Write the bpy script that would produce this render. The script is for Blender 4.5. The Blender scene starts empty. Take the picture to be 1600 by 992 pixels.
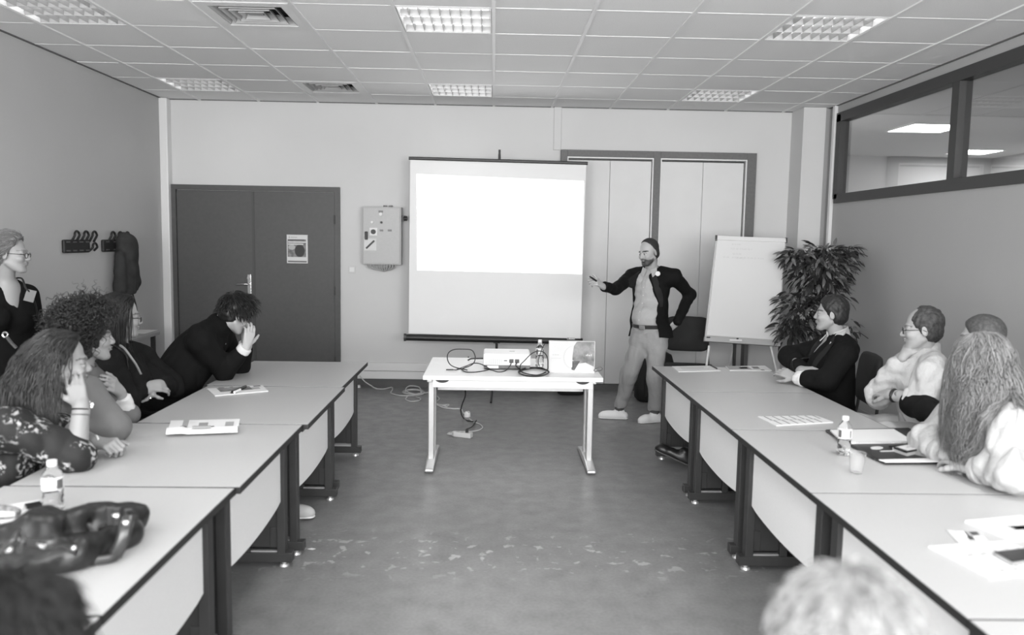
import bpy, bmesh, math, random
import numpy as np
from mathutils import Vector, Matrix, Euler

# ------------------------------------------------------------------ camera, light, exposure
SC = bpy.context.scene
COL = SC.collection
FPX, PITCH, YAW, ROLL, CAMZ = 1254.68, 0.09667, 0.02386, 0.01693, 1.71
HALLO = 3.19            # ceiling height
BACKY, LEFTX, RIGHTX, REARY = 9.155, -3.69, 3.65, -1.7


def ray(u, v):
    a, b = (u - 800) / FPX, (v - 496) / FPX
    c, s = math.cos(ROLL), math.sin(ROLL)
    a, b = a * c + b * s, -a * s + b * c
    x0, up = a, -b
    y0 = math.cos(PITCH) + up * math.sin(PITCH)
    z0 = -math.sin(PITCH) + up * math.cos(PITCH)
    return Vector((x0 * math.cos(YAW) + y0 * math.sin(YAW), -x0 * math.sin(YAW) + y0 * math.cos(YAW), z0))


def at(u, v, y):                       # point of the room seen at a pixel, at depth y
    r = ray(u, v)
    return r * (y / r.y) + Vector((0, 0, CAMZ))


def onz(u, v, z):                      # ... on the horizontal plane z
    r = ray(u, v)
    return r * ((z - CAMZ) / r.z) + Vector((0, 0, CAMZ))


def onx(u, v, x):
    r = ray(u, v)
    return r * (x / r.x) + Vector((0, 0, CAMZ))


cam = bpy.data.cameras.new('camera')
cam.sensor_fit = 'HORIZONTAL'
cam.sensor_width = 36
cam.lens = FPX / 1600 * 36
cam.clip_start = 0.05
cam.dof.use_dof = True
cam.dof.focus_distance = 6.5
cam.dof.aperture_fstop = 1.8
camo = bpy.data.objects.new('camera', cam)
COL.objects.link(camo)
fw = ray(800, 496)
rt = (ray(800 + FPX, 496) - fw).normalized()
upv = (ray(800, 496 - FPX) - fw).normalized()
fw.normalize()
camo.matrix_world = Matrix(((rt.x, upv.x, -fw.x, 0), (rt.y, upv.y, -fw.y, 0), (rt.z, upv.z, -fw.z, CAMZ), (0, 0, 0, 1)))
SC.camera = camo

w = bpy.data.worlds.new('sky')
SC.world = w
w.use_nodes = True
w.node_tree.nodes['Background'].inputs[0].default_value = (1, 1, 1, 1)
w.node_tree.nodes['Background'].inputs[1].default_value = 1.2
SC.view_settings.view_transform = 'Standard'
SC.view_settings.look = 'None'
SC.view_settings.gamma = 1
SC.view_settings.use_curve_mapping = False
SC.view_settings.exposure = 0.55


def area(name, loc, direction, sx, sy, power):
    l = bpy.data.lights.new(name, 'AREA')
    l.shape = 'RECTANGLE'
    l.size, l.size_y, l.energy = sx, sy, power
    o = bpy.data.objects.new(name, l)
    COL.objects.link(o)
    o.location = loc
    o.rotation_euler = Vector(direction).to_track_quat('-Z', 'Y').to_euler()
    return o


DAY = 152
for wx in (-2.35, 0.0, 2.35):          # daylight through the three rear windows
    area('window_daylight', (wx, REARY - 0.12, 1.85), (0, 1, -0.12), 2.0, 1.9, DAY)
LAMP, REARLAMP = 1.6, 15                              # each ceiling troffer (see ceiling_light)

# ------------------------------------------------------------------ materials
MATS = {}


def mat(name, g, rough=0.6, spec=0.5, metal=0.0, noise=None, bump=None, coat=0.0, sheen=0.0):
    """grey material; noise=(scale, amount) pigment variation, bump=(scale, strength, distance)"""
    if name in MATS:
        return MATS[name]
    m = bpy.data.materials.new(name)
    m.use_nodes = True
    nt = m.node_tree
    b = nt.nodes['Principled BSDF']
    b.inputs['Base Color'].default_value = (g, g, g, 1)
    b.inputs['Roughness'].default_value = rough
    b.inputs['Specular IOR Level'].default_value = spec
    b.inputs['Metallic'].default_value = metal
    b.inputs['Coat Weight'].default_value = coat
    b.inputs['Sheen Weight'].default_value = sheen
    tc = nt.nodes.new('ShaderNodeTexCoord')
    if noise:
        n = nt.nodes.new('ShaderNodeTexNoise')
        n.inputs['Scale'].default_value = noise[0]
        n.inputs['Detail'].default_value = 5
        nt.links.new(tc.outputs['Object'], n.inputs['Vector'])
        r = nt.nodes.new('ShaderNodeMapRange')
        r.inputs['From Min'].default_value, r.inputs['From Max'].default_value = 0.3, 0.7
        r.inputs['To Min'].default_value, r.inputs['To Max'].default_value = g * (1 - noise[1]), g * (1 + noise[1])
        nt.links.new(n.outputs['Fac'], r.inputs['Value'])
        nt.links.new(r.outputs['Result'], b.inputs['Base Color'])
    if bump:
        n = nt.nodes.new('ShaderNodeTexNoise')
        n.inputs['Scale'].default_value = bump[0]
        n.inputs['Detail'].default_value = 4
        nt.links.new(tc.outputs['Object'], n.inputs['Vector'])
        bp = nt.nodes.new('ShaderNodeBump')
        bp.inputs['Strength'].default_value = bump[1]
        bp.inputs['Distance'].default_value = bump[2]
        nt.links.new(n.outputs['Fac'], bp.inputs['Height'])
        nt.links.new(bp.outputs['Normal'], b.inputs['Normal'])
    MATS[name] = m
    return m


def tinted(name, g, rough=0.55, spec=0.4, bump=None, sheen=0.0):
    """as mat(), colour multiplied by the mesh's own pigment attribute 'tint'"""
    if name in MATS:
        return MATS[name]
    m = mat(name, g, rough, spec, bump=bump, sheen=sheen)
    nt = m.node_tree
    a = nt.nodes.new('ShaderNodeAttribute')
    a.attribute_name = 'tint'
    mx = nt.nodes.new('ShaderNodeMix')
    mx.data_type = 'RGBA'
    mx.blend_type = 'MULTIPLY'
    mx.inputs[0].default_value = 1
    mx.inputs[6].default_value = (g, g, g, 1)
    nt.links.new(a.outputs['Color'], mx.inputs[7])
    nt.links.new(mx.outputs[2], nt.nodes['Principled BSDF'].inputs['Base Color'])
    return m


def emit(name, g, s):
    m = bpy.data.materials.new(name)
    m.use_nodes = True
    b = m.node_tree.nodes['Principled BSDF']
    b.inputs['Base Color'].default_value = (.8, .8, .8, 1)
    b.inputs['Emission Color'].default_value = (g, g, g, 1)
    b.inputs['Emission Strength'].default_value = s
    MATS[name] = m
    return m


def clear(name, g=1.0, rough=0.02, ior=1.2, trans=1.0):
    m = mat(name, g, rough)
    b = m.node_tree.nodes['Principled BSDF']
    b.inputs['Transmission Weight'].default_value = trans
    b.inputs['IOR'].default_value = ior
    return m


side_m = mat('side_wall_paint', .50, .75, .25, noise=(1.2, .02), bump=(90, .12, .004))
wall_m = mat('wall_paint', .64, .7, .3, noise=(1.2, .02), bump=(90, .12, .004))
ceil_m = mat('ceiling_tile_board', .83, .9, .2, noise=(160, .05), bump=(220, .15, .003))
grid_m = mat('ceiling_grid_paint', .80, .45, .5)
white_m = mat('white_paint', .75, .45)
black_m = mat('black_plastic', .012, .45)
blackmet_m = mat('black_metal', .02, .4)
dark_m = mat('dark_grey_metal', .035, .45, noise=(8, .1))
edge_m = mat('black_edge_band', .018, .5)
top_m = mat('grey_laminate', .44, .36, .5, noise=(220, .03))
wtop_m = mat('white_laminate', .86, .4)
panel_m = mat('light_grey_panel', .86, .55, noise=(120, .02))
chrome_m = mat('chrome', .75, .18, metal=1.0)
silver_m = mat('silver_paint', .6, .35, metal=.6)
door_m = mat('door_dark_grey', .075, .5, noise=(30, .06))
frame_m = mat('frame_grey', .13, .55, noise=(40, .1))
winframe_m = mat('window_frame_dark', .045, .5)
leaf_door_m = mat('cupboard_leaf', .66, .55, noise=(3, .03))
base_m = mat('baseboard_dark', .10, .5)
paper_m = mat('paper', .68, .8, .2)
print_m = mat('print_ink', .12, .7)
print2_m = mat('print_grey', .35, .7)
rubber_m = mat('rubber_black', .015, .6)
cable_w = mat('cable_white', .62, .5)
cable_b = mat('cable_black', .012, .45)
cab_m = mat('cabinet_grey', .42, .4, noise=(50, .03))


def floor_material():
    m = bpy.data.materials.new('linoleum')
    m.use_nodes = True
    nt = m.node_tree
    b = nt.nodes['Principled BSDF']
    tc = nt.nodes.new('ShaderNodeTexCoord')

    def noise(scale, detail, lo, hi, a, c, dist=0.0):
        n = nt.nodes.new('ShaderNodeTexNoise')
        n.inputs['Scale'].default_value, n.inputs['Detail'].default_value = scale, detail
        n.inputs['Distortion'].default_value = dist
        nt.links.new(tc.outputs['Object'], n.inputs['Vector'])
        r = nt.nodes.new('ShaderNodeMapRange')
        for k, q in zip(('From Min', 'From Max', 'To Min', 'To Max'), (lo, hi, a, c)):
            r.inputs[k].default_value = q
        nt.links.new(n.outputs['Fac'], r.inputs['Value'])
        return r.outputs['Result']

    def math_(op, x, y):
        q = nt.nodes.new('ShaderNodeMath')
        q.operation = op
        for i, t in enumerate((x, y)):
            if isinstance(t, (int, float)):
                q.inputs[i].default_value = t
            else:
                nt.links.new(t, q.inputs[i])
        return q.outputs[0]
    base = math_('MULTIPLY', noise(7, 6, .3, .7, .175, .225), noise(60, 4, .3, .7, .9, 1.1))
    # worn pale scuffs, a band of them across the aisle
    sep = nt.nodes.new('ShaderNodeSeparateXYZ')
    nt.links.new(tc.outputs['Object'], sep.inputs[0])
    band = math_('SUBTRACT', 1.0, math_('MULTIPLY', math_('ABSOLUTE', math_('SUBTRACT', sep.outputs[1], 4.25), 0), 2.4))
    band = math_('MAXIMUM', band, 0.0)
    sc = math_('MULTIPLY', noise(13, 8, .60, .65, 0, 1, .4), math_('ADD', math_('MULTIPLY', band, .8), .02))
    col = math_('ADD', base, math_('MULTIPLY', sc, .26))
    nt.links.new(col, b.inputs['Base Color'])
    nt.links.new(noise(9, 5, .3, .7, .30, .46), b.inputs['Roughness'])
    b.inputs['Specular IOR Level'].default_value = .4
    return m


floor_m = floor_material()


# ------------------------------------------------------------------ mesh builder
class MB:
    def __init__(s):
        s.v, s.f, s.n = [], [], 0

    def add(s, verts, faces):
        o = len(s.v)
        s.v += [Vector(q) for q in verts]
        s.f += [tuple(i + o for i in f) for f in faces]
        return s

    def box(s, c, size, R=None):
        hx, hy, hz = size[0] / 2, size[1] / 2, size[2] / 2
        vs = [Vector((x, y, z)) for x in (-hx, hx) for y in (-hy, hy) for z in (-hz, hz)]
        if R is not None:
            vs = [R @ q for q in vs]
        c = Vector(c)
        return s.add([q + c for q in vs], [(0, 1, 3, 2), (4, 6, 7, 5), (0, 4, 5, 1), (2, 3, 7, 6), (0, 2, 6, 4), (1, 5, 7, 3)])

    def bb(s, x0, x1, y0, y1, z0, z1):
        return s.box(((x0 + x1) / 2, (y0 + y1) / 2, (z0 + z1) / 2), (abs(x1 - x0), abs(y1 - y0), abs(z1 - z0)))

    def quad(s, a, b, c, d):
        return s.add([a, b, c, d], [(0, 1, 2, 3)])

    def prism(s, poly, ext):
        """poly: 3D outline, ext: extrusion vector"""
        n = len(poly)
        ext = Vector(ext)
        vs = [Vector(q) for q in poly] + [Vector(q) + ext for q in poly]
        fs = [tuple(range(n))[::-1], tuple(range(n, 2 * n))] + [(i, (i + 1) % n, n + (i + 1) % n, n + i) for i in range(n)]
        return s.add(vs, fs)

    def cyl(s, a, b, r0, r1=None, n=12, caps=True):
        r1 = r0 if r1 is None else r1
        a, b = Vector(a), Vector(b)
        d = (b - a).normalized()
        x = d.orthogonal().normalized()
        y = d.cross(x)
        vs = []
        for p, r in ((a, r0), (b, r1)):
            for i in range(n):
                t = 2 * math.pi * i / n
                vs.append(p + x * (r * math.cos(t)) + y * (r * math.sin(t)))
        fs = [(i, (i + 1) % n, n + (i + 1) % n, n + i) for i in range(n)]
        if caps:
            fs += [tuple(range(n))[::-1], tuple(range(n, 2 * n))]
        return s.add(vs, fs)

    def tube(s, pts, r, n=6, closed=False, flat=None):
        """tube along points; r number or list; flat=(vector, factor) flattens the section"""
        pts = [Vector(p) for p in pts]
        m = len(pts)
        rs = r if isinstance(r, (list, tuple)) else [r] * m
        vs, x = [], None
        for i, p in enumerate(pts):
            d = (pts[(i + 1) % m] - pts[i - 1]) if closed else (pts[min(i + 1, m - 1)] - pts[max(i - 1, 0)])
            d = d.normalized() if d.length > 1e-9 else Vector((0, 0, 1))
            if flat is not None:
                x = Vector(flat[0])
                x = (x - d * x.dot(d))
            elif x is None:
                x = d.orthogonal()
            else:
                x = x - d * x.dot(d)
            if x.length < 1e-6:
                x = d.orthogonal()
            x.normalize()
            y = d.cross(x)
            k = flat[1] if flat is not None else 1
            for j in range(n):
                t = 2 * math.pi * (j + .5) / n
                vs.append(p + x * (rs[i] * k * math.cos(t)) + y * (rs[i] * math.sin(t)))
        fs = []
        for i in range(m if closed else m - 1):
            for j in range(n):
                a, b = i * n, ((i + 1) % m) * n
                fs.append((a + j, a + (j + 1) % n, b + (j + 1) % n, b + j))
        if not closed:
            fs += [tuple(range(n))[::-1], tuple(range((m - 1) * n, m * n))]
        return s.add(vs, fs)

    def lathe(s, c, prof, n=20):
        """prof: (radius, height) pairs, axis +Z"""
        c = Vector(c)
        vs = []
        for r, h in prof:
            for i in range(n):
                t = 2 * math.pi * i / n
                vs.append(c + Vector((r * math.cos(t), r * math.sin(t), h)))
        fs = []
        for k in range(len(prof) - 1):
            for i in range(n):
                fs.append((k * n + i, k * n + (i + 1) % n, (k + 1) * n + (i + 1) % n, (k + 1) * n + i))
        return s.add(vs, fs)

    def sph(s, c, r, n=12, m=8, R=None):
        r = Vector((r, r, r)) if isinstance(r, (int, float)) else Vector(r)
        c = Vector(c)
        vs = []
        for k in range(m + 1):
            th = math.pi * k / m
            for i in range(n):
                t = 2 * math.pi * i / n
                q = Vector((r.x * math.sin(th) * math.cos(t), r.y * math.sin(th) * math.sin(t), r.z * math.cos(th)))
                vs.append(c + (R @ q if R is not None else q))
        fs = [(k * n + i, (k + 1) * n + i, (k + 1) * n + (i + 1) % n, k * n + (i + 1) % n) for k in range(m) for i in range(n)]
        return s.add(vs, fs)

    def build(s, name, m, parent=None, smooth=False, bevel=0, world=True):
        me = bpy.data.meshes.new(name)
        off = wloc(parent) if (parent is not None and world) else Vector((0, 0, 0))
        me.from_pydata([q - off for q in s.v], [], s.f)
        me.materials.append(m)
        bm = bmesh.new()
        bm.from_mesh(me)
        bmesh.ops.remove_doubles(bm, verts=bm.verts, dist=1e-6)
        bmesh.ops.recalc_face_normals(bm, faces=bm.faces)
        bm.to_mesh(me)
        bm.free()
        if smooth:
            me.shade_smooth()
            if smooth == 'auto':
                me.set_sharp_from_angle(angle=math.radians(40))
        o = bpy.data.objects.new(name, me)
        COL.objects.link(o)
        if parent is not None:
            o.parent = parent
        if bevel:
            bv = o.modifiers.new('bevel', 'BEVEL')
            bv.width, bv.segments, bv.limit_method = bevel, 2, 'ANGLE'
        return o


def wloc(o):
    p = Vector((0, 0, 0))
    while o is not None:
        p += o.location
        o = o.parent
    return p


def tag(o, label, cat, group=None):
    o['label'], o['category'] = label, cat
    if group:
        o['group'] = group
    return o


def thing(name, label, cat, loc=(0, 0, 0), rz=0, group=None):
    o = bpy.data.objects.new(name, None)
    o.empty_display_size = .1
    COL.objects.link(o)
    o.location = loc
    o.rotation_euler = (0, 0, rz)
    return tag(o, label, cat, group)


def struct(o):
    o['kind'] = 'structure'
    return o


def copy_tree(o, parent=None):
    c = o.copy()
    COL.objects.link(c)
    if parent is not None:
        c.parent = parent
    for ch in list(o.children):
        copy_tree(ch, c)
    return c


def catmull(pts, n=8, closed=False):
    pts = [Vector(p) for p in pts]
    m = len(pts)
    out = []
    for i in range(m if closed else m - 1):
        g = lambda k: pts[k % m] if closed else pts[min(max(k, 0), m - 1)]
        a, b, c, d = g(i - 1), g(i), g(i + 1), g(i + 2)
        for j in range(n):
            t = j / n
            out.append(.5 * ((2 * b) + (c - a) * t + (2 * a - 5 * b + 4 * c - d) * t * t + (3 * b - a - 3 * c + d) * t ** 3))
    if not closed:
        out.append(pts[-1])
    return out


random.seed(4)
# ------------------------------------------------------------------ the room
struct(MB().bb(LEFTX - .1, RIGHTX + .1, REARY - .1, BACKY + .1, -.1, 0).build('floor', floor_m))
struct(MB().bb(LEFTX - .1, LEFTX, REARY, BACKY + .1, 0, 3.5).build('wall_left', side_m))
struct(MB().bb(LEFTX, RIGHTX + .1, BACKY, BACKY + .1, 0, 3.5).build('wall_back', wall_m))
# right wall with its long clerestory opening
WY0, WY1, WZ0, WZ1 = -1.2, 8.61, 2.20, 3.085
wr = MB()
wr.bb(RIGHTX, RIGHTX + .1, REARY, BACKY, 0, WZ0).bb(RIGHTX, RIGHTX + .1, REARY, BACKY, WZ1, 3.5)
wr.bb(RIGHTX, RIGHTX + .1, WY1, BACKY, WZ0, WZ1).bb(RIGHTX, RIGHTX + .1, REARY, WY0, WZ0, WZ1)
struct(wr.build('wall_right', mat('right_wall_shaded', .43, .75, .25, noise=(1.2, .02), bump=(90, .12, .004))))  # side wall colour darkened to put in the shade of the far corner
# rear wall (behind the camera) with three big windows
rw = MB()
rw.bb(LEFTX, RIGHTX, REARY - .1, REARY, 0, .85).bb(LEFTX, RIGHTX, REARY - .1, REARY, 2.85, 3.5)
for a, b in ((LEFTX, -3.4), (-1.3, -1.05), (1.05, 1.3), (3.4, RIGHTX)):
    rw.bb(a, b, REARY - .1, REARY, .85, 2.85)
struct(rw.build('wall_rear', wall_m))
# ceiling: slab above, then tiles, bars and fittings of the suspended grid
GX0, GY0, T = -0.0243, 5.348, 0.65
ceil = struct(MB().bb(LEFTX, RIGHTX, REARY, BACKY, 3.40, 3.5).build('ceiling', ceil_m))
LIGHTS = {(-5, 0), (-5, 4), (-1, 0), (-1, 4), (3, 0), (3, 4)}
VENTS = {(-3, 0), (-3, 4)}
REARLIGHTS = [(i, j) for i in (-5, -1, 3) for j in (-4, -8)]
tile_mesh = {}
rest = MB()
for j in range(-13, 6):
    for i in range(-6, 6):
        x0, x1 = max(GX0 + i * T, LEFTX), min(GX0 + (i + 1) * T, RIGHTX)
        y0, y1 = max(GY0 + j * T, REARY), min(GY0 + (j + 1) * T, BACKY)
        if y1 <= y0 or (i, j) in LIGHTS or (i, j) in VENTS or (i, j) in REARLIGHTS:
            continue
        sx, sy = round(x1 - x0, 3), round(y1 - y0, 3)
        if j < -1:
            rest.bb(x0, x1, y0, y1, HALLO + .004, HALLO + .02)
            continue
        key = (sx, sy)
        if key not in tile_mesh:
            t = MB().bb(-sx / 2 + .004, sx / 2 - .004, -sy / 2 + .004, sy / 2 - .004, 0, .016).build('ceiling_tile', ceil_m)
            tile_mesh[key] = t.data
        else:
            t = bpy.data.objects.new('ceiling_tile', tile_mesh[key])
            COL.objects.link(t)
        t.parent = ceil
        t.location = ((x0 + x1) / 2, (y0 + y1) / 2, HALLO + .003 + random.uniform(0, .002))
rest.build('ceiling_tile_field', ceil_m, ceil)['kind'] = 'stuff'
for i in range(-5, 6):
    MB().bb(GX0 + i * T - .013, GX0 + i * T + .013, REARY, BACKY, HALLO - .006, HALLO + .004).build('grid_bar', grid_m, ceil)
for j in range(-12, 6):
    MB().bb(LEFTX, RIGHTX, GY0 + j * T - .007, GY0 + j * T + .007, HALLO + .0015, HALLO + .006).build('grid_cross_bar', grid_m, ceil)
for (a, b, c, d) in ((LEFTX, LEFTX + .02, REARY, BACKY), (RIGHTX - .02, RIGHTX, REARY, BACKY), (LEFTX, RIGHTX, BACKY - .02, BACKY)):
    MB().bb(a, b, c, d, HALLO - .004, HALLO + .004).build('perimeter_bar', mat('perimeter_bar', .12, .6), ceil)

# recessed louvre troffers
lamp_white = mat('troffer_white', .8, .4)
louvre_m = mat('louvre_aluminium', .32, .4, metal=.3)


def make_light():
    r = thing('ceiling_light', '', 'ceiling light')
    h = T / 2 - .016
    b = MB()
    b.bb(-h, h, -h, h, .135, .14).bb(-h, -h + .006, -h, h, .0, .135).bb(h - .006, h, -h, h, 0, .135)
    b.bb(-h, h, -h, -h + .006, 0, .135).bb(-h, h, h - .006, h, 0, .135)
    b.build('housing', lamp_white, r)
    for k in range(4):
        y = -h + .012 + k * (2 * h - .024) / 3
        MB().prism([(-h + .008, y - .007, .045), (-h + .008, y + .007, .045), (-h + .008, y + .002, .003), (-h + .008, y - .002, .003)], (2 * h - .016, 0, 0)).build('louvre_rail', louvre_m, r)
    for k in range(8):
        x = -h + (k + 1) * 2 * h / 9
        MB().prism([(x - .006, -h + .01, .044), (x + .006, -h + .01, .044), (x + .0015, -h + .01, .006), (x - .0015, -h + .01, .006)], (0, 2 * h - .02, 0)).build('louvre_blade', louvre_m, r)
    tube_m = emit('fluorescent_tube', 1, 2.0)
    for k in range(3):
        y = -h + .012 + (k + .5) * (2 * h - .024) / 3
        MB().cyl((-h + .02, y, .09), (h - .02, y, .09), .013, n=10).build('tube', tube_m, r)
    l = bpy.data.lights.new('troffer_lamp', 'AREA')
    l.shape = 'SQUARE'
    l.size, l.energy = .56, LAMP
    lo = bpy.data.objects.new('troffer_lamp', l)
    COL.objects.link(lo)
    lo.parent = r
    lo.location = (0, 0, .07)
    return r


proto = make_light()
names = {(-5, 0): 'louvred square ceiling light over the left wall, nearer of the two on the left',
         (-5, 4): 'louvred square ceiling light over the far left corner by the door',
         (-1, 0): 'bright louvred square ceiling light in the middle row, nearer the viewer',
         (-1, 4): 'bright louvred square ceiling light just in front of the projection screen',
         (3, 0): 'louvred square ceiling light near the high window on the right',
         (3, 4): 'louvred square ceiling light above the flip chart, far right'}
for n, (i, j) in enumerate(sorted(LIGHTS) + REARLIGHTS):
    o = proto if n == 0 else copy_tree(proto)
    o.location = (GX0 + (i + .5) * T, GY0 + (j + .5) * T, HALLO)
    if (i, j) in names:
        tag(o, names[(i, j)], 'ceiling light', 'louvred ceiling lights')
    else:
        l2 = [c_ for c_ in o.children if c_.type == 'LIGHT'][0]
        l2.data = l2.data.copy()
        l2.data.energy = REARLAMP          # only the rear rows are switched on during the talk
        l2.data.spread = math.radians(140)
        tag(o, 'louvred square ceiling light over the seated audience behind the viewpoint', 'ceiling light', 'ceiling lights behind the viewpoint')
# square air diffusers
for (i, j), lab in (((-3, 0), 'square grey air diffuser in the ceiling left of the middle light, larger in view'),
                    ((-3, 4), 'square air diffuser in the ceiling close to the back wall, above the door')):
    r = thing('air_diffuser', lab, 'air vent', (GX0 + (i + .5) * T, GY0 + (j + .5) * T, HALLO), group='ceiling air diffusers')
    c = wloc(r)
    h = T / 2 - .004
    MB().bb(c.x - h, c.x + h, c.y - h, c.y + h, c.z + .07, c.z + .075).build('backing', mat('vent_dark', .02, .9), r)
    for k, q in enumerate((.33, .235, .185, .135, .085)):
        o_, i_ = (h, .24) if k == 0 else (q, q - .03)
        f = MB()
        z0, z1 = (0, .012) if k == 0 else (.002, .05)
        for s in (-1, 1):
            for ax in (0, 1):
                P = [(s * o_, -o_, z0), (s * o_, o_, z0), (s * i_, i_, z1), (s * i_, -i_, z1)]
                if k == 0:
                    P = [(s * o_, -o_, z0), (s * o_, o_, z0), (s * i_, i_, z0), (s * i_, -i_, z0)]
                if ax:
                    P = [(y, x, z) for x, y, z in P]
                f.prism([(c.x + x, c.y + y, c.z + z) for x, y, z in P], (0, 0, .006))
        f.build('frame' if k == 0 else 'vane_ring', grid_m if k == 0 else mat('vent_grey', .4, .5), r)
    MB().bb(c.x - .05, c.x + .05, c.y - .05, c.y + .05, c.z + .02, c.z + .025).build('centre_plate', MATS['vent_grey'], r)

# baseboards, trunking, corner casings, column
struct(MB().bb(LEFTX, LEFTX + .015, REARY, BACKY, 0, .10).build('baseboard_left', mat('baseboard_left', .4, .6)))
struct(MB().bb(RIGHTX - .015, RIGHTX, REARY, 8.7, 0, .10).build('baseboard_right', mat('baseboard_right', .33, .6)))
struct(MB().bb(-1.74, .733, BACKY - .012, BACKY, 0, .10).build('baseboard_back', base_m))
t1 = struct(MB().bb(-1.745, .73, BACKY - .055, BACKY, .10, .188).build('trim_1', white_m, bevel=.004))
struct(MB().bb(-1.745, .73, BACKY - .05, BACKY, .192, .285).build('trim_2', white_m, bevel=.004))
struct(MB().bb(LEFTX, -3.60, 9.04, BACKY, 0, HALLO).build('trim_3', white_m, bevel=.01))
struct(MB().bb(.652, .733, BACKY - .025, BACKY, 2.72, HALLO).build('trim_4', wall_m, bevel=.003))
struct(MB().bb(3.335, 3.58, 8.80, BACKY, 0, HALLO).build('column', wall_m))
struct(MB().bb(3.58, RIGHTX, 8.86, BACKY, 0, HALLO).build('trim_5', mat('casing_grey', .4, .6)))
struct(MB().bb(3.615, RIGHTX, 8.66, 8.72, 0, HALLO).build('trim_6', white_m, bevel=.004))

# clerestory window on the right
win = struct(MB().bb(RIGHTX - .02, RIGHTX + .08, WY0, WY1, WZ0 - .045, WZ0 + .05).build('window_1', winframe_m))
for nm, b in (('frame_head', (WY0 - .03, WY1 + .03, WZ1 - .075, WZ1 + .02)), ('frame_jamb', (WY1 - .07, WY1 + .03, WZ0, WZ1)), ('frame_jamb', (WY0 - .03, WY0 + .07, WZ0, WZ1))):
    MB().bb(RIGHTX - .02, RIGHTX + .08, *b).build(nm, winframe_m, win)
MULL = (6.42, 4.2, 2.0)
for y in MULL:
    MB().bb(RIGHTX - .015, RIGHTX + .095, y - .05, y + .05, WZ0, WZ1).build('mullion', winframe_m, win)
glass_m = clear('window_glass', .95, .0, 1.45)
ys = [WY0] + sorted(MULL) + [WY1]
for a, b in zip(ys[:-1], ys[1:]):
    MB().bb(RIGHTX + .04, RIGHTX + .046, a + .03, b - .03, WZ0 + .02, WZ1 - .02).build('pane', glass_m, win)
# corridor behind it
cw = mat('corridor_paint', .52, .7)
struct(MB().bb(RIGHTX + .1, 9.5, -1.5, 14.5, 3.30, 3.4).build('trim_7', cw))
cl = struct(MB().bb(8.9, 9.0, -1.5, 14.5, .5, 3.3).build('trim_8', cw))
ce = struct(MB().bb(RIGHTX + .1, 9.5, 14.4, 14.5, .5, 3.3).build('trim_9', cw))
struct(MB().bb(RIGHTX + .1, 4.62, 10.9, 14.4, .5, 3.3).build('trim_10', cw))
struct(MB().bb(RIGHTX + .1, 9.5, -1.5, 14.5, .4, .5).build('trim_11', mat('corridor_floor', .25, .5)))
fr = struct(MB().bb(4.66, 4.72, 10.86, 10.9, .5, 2.62).build('trim_12', frame_m))
corr_m = emit('corridor_lamp', 1, 24)
for k, (x, y, hs, lab) in enumerate(((5.77, 10.8, .36, 'bright square ceiling lamp seen through the left pane of the high window'),
                                     (7.95, 13.35, .30, 'second bright ceiling lamp seen through the right pane of the high window'),
                                     (5.77, 5.2, .36, 'corridor ceiling lamp beyond the high window, nearest the viewer'))):
    r = thing('corridor_light', lab, 'ceiling light', (x, y, 3.27), group='corridor ceiling lights')
    MB().bb(x - hs, x + hs, y - hs, y + hs, 3.282, 3.295).build('diffuser', corr_m, r)
    f = MB()
    for s in (-1, 1):
        f.bb(x + s * hs, x + s * (hs + .02), y - hs - .02, y + hs + .02, 3.279, 3.30).bb(x - hs, x + hs, y + s * hs, y + s * (hs + .02), 3.279, 3.30)
    f.build('frame', white_m, r)

# double door on the left of the back wall
DY = BACKY
d = struct(MB().bb(-3.60, -3.55, DY - .05, DY, 0, 2.26).build('door_1', door_m))
MB().bb(-1.79, -1.735, DY - .05, DY, 0, 2.26).build('frame_jamb', door_m, d)
MB().bb(-3.55, -1.79, DY - .05, DY, 2.205, 2.26).build('frame_head', door_m, d)
MB().bb(-3.547, -2.702, DY - .035, DY - .002, .01, 2.2).build('door_leaf', door_m, d, bevel=.003)
dl = MB().bb(-2.697, -1.793, DY - .035, DY - .002, .01, 2.2).build('door_leaf', door_m, d, bevel=.003)
MB().bb(-2.712, -2.687, DY - .042, DY - .033, .01, 2.2).build('cover_strip', mat('door_strip', .06, .5), d)
hx, hz = -2.752, 1.16
hd = MB().bb(hx - .02, hx + .02, DY - .043, DY - .035, hz - .12, hz + .11).build('handle_plate', chrome_m, d, bevel=.004)
MB().cyl((hx, DY - .04, hz), (hx, DY - .09, hz), .009).tube(catmull([(hx, DY - .085, hz), (hx - .04, DY - .095, hz + .002), (hx - .13, DY - .09, hz - .004)], 4), .009, 8).build('lever', chrome_m, hd, smooth=True)
MB().cyl((hx, DY - .04, hz + .07), (hx, DY - .075, hz + .07), .016).build('thumb_turn', chrome_m, hd)
for z in (.3, 1.1, 1.9):
    MB().cyl((-1.79, DY - .055, z - .05), (-1.79, DY - .055, z + .05), .008, n=8).build('hinge', mat('hinge_dark', .05, .5), d)

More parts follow.
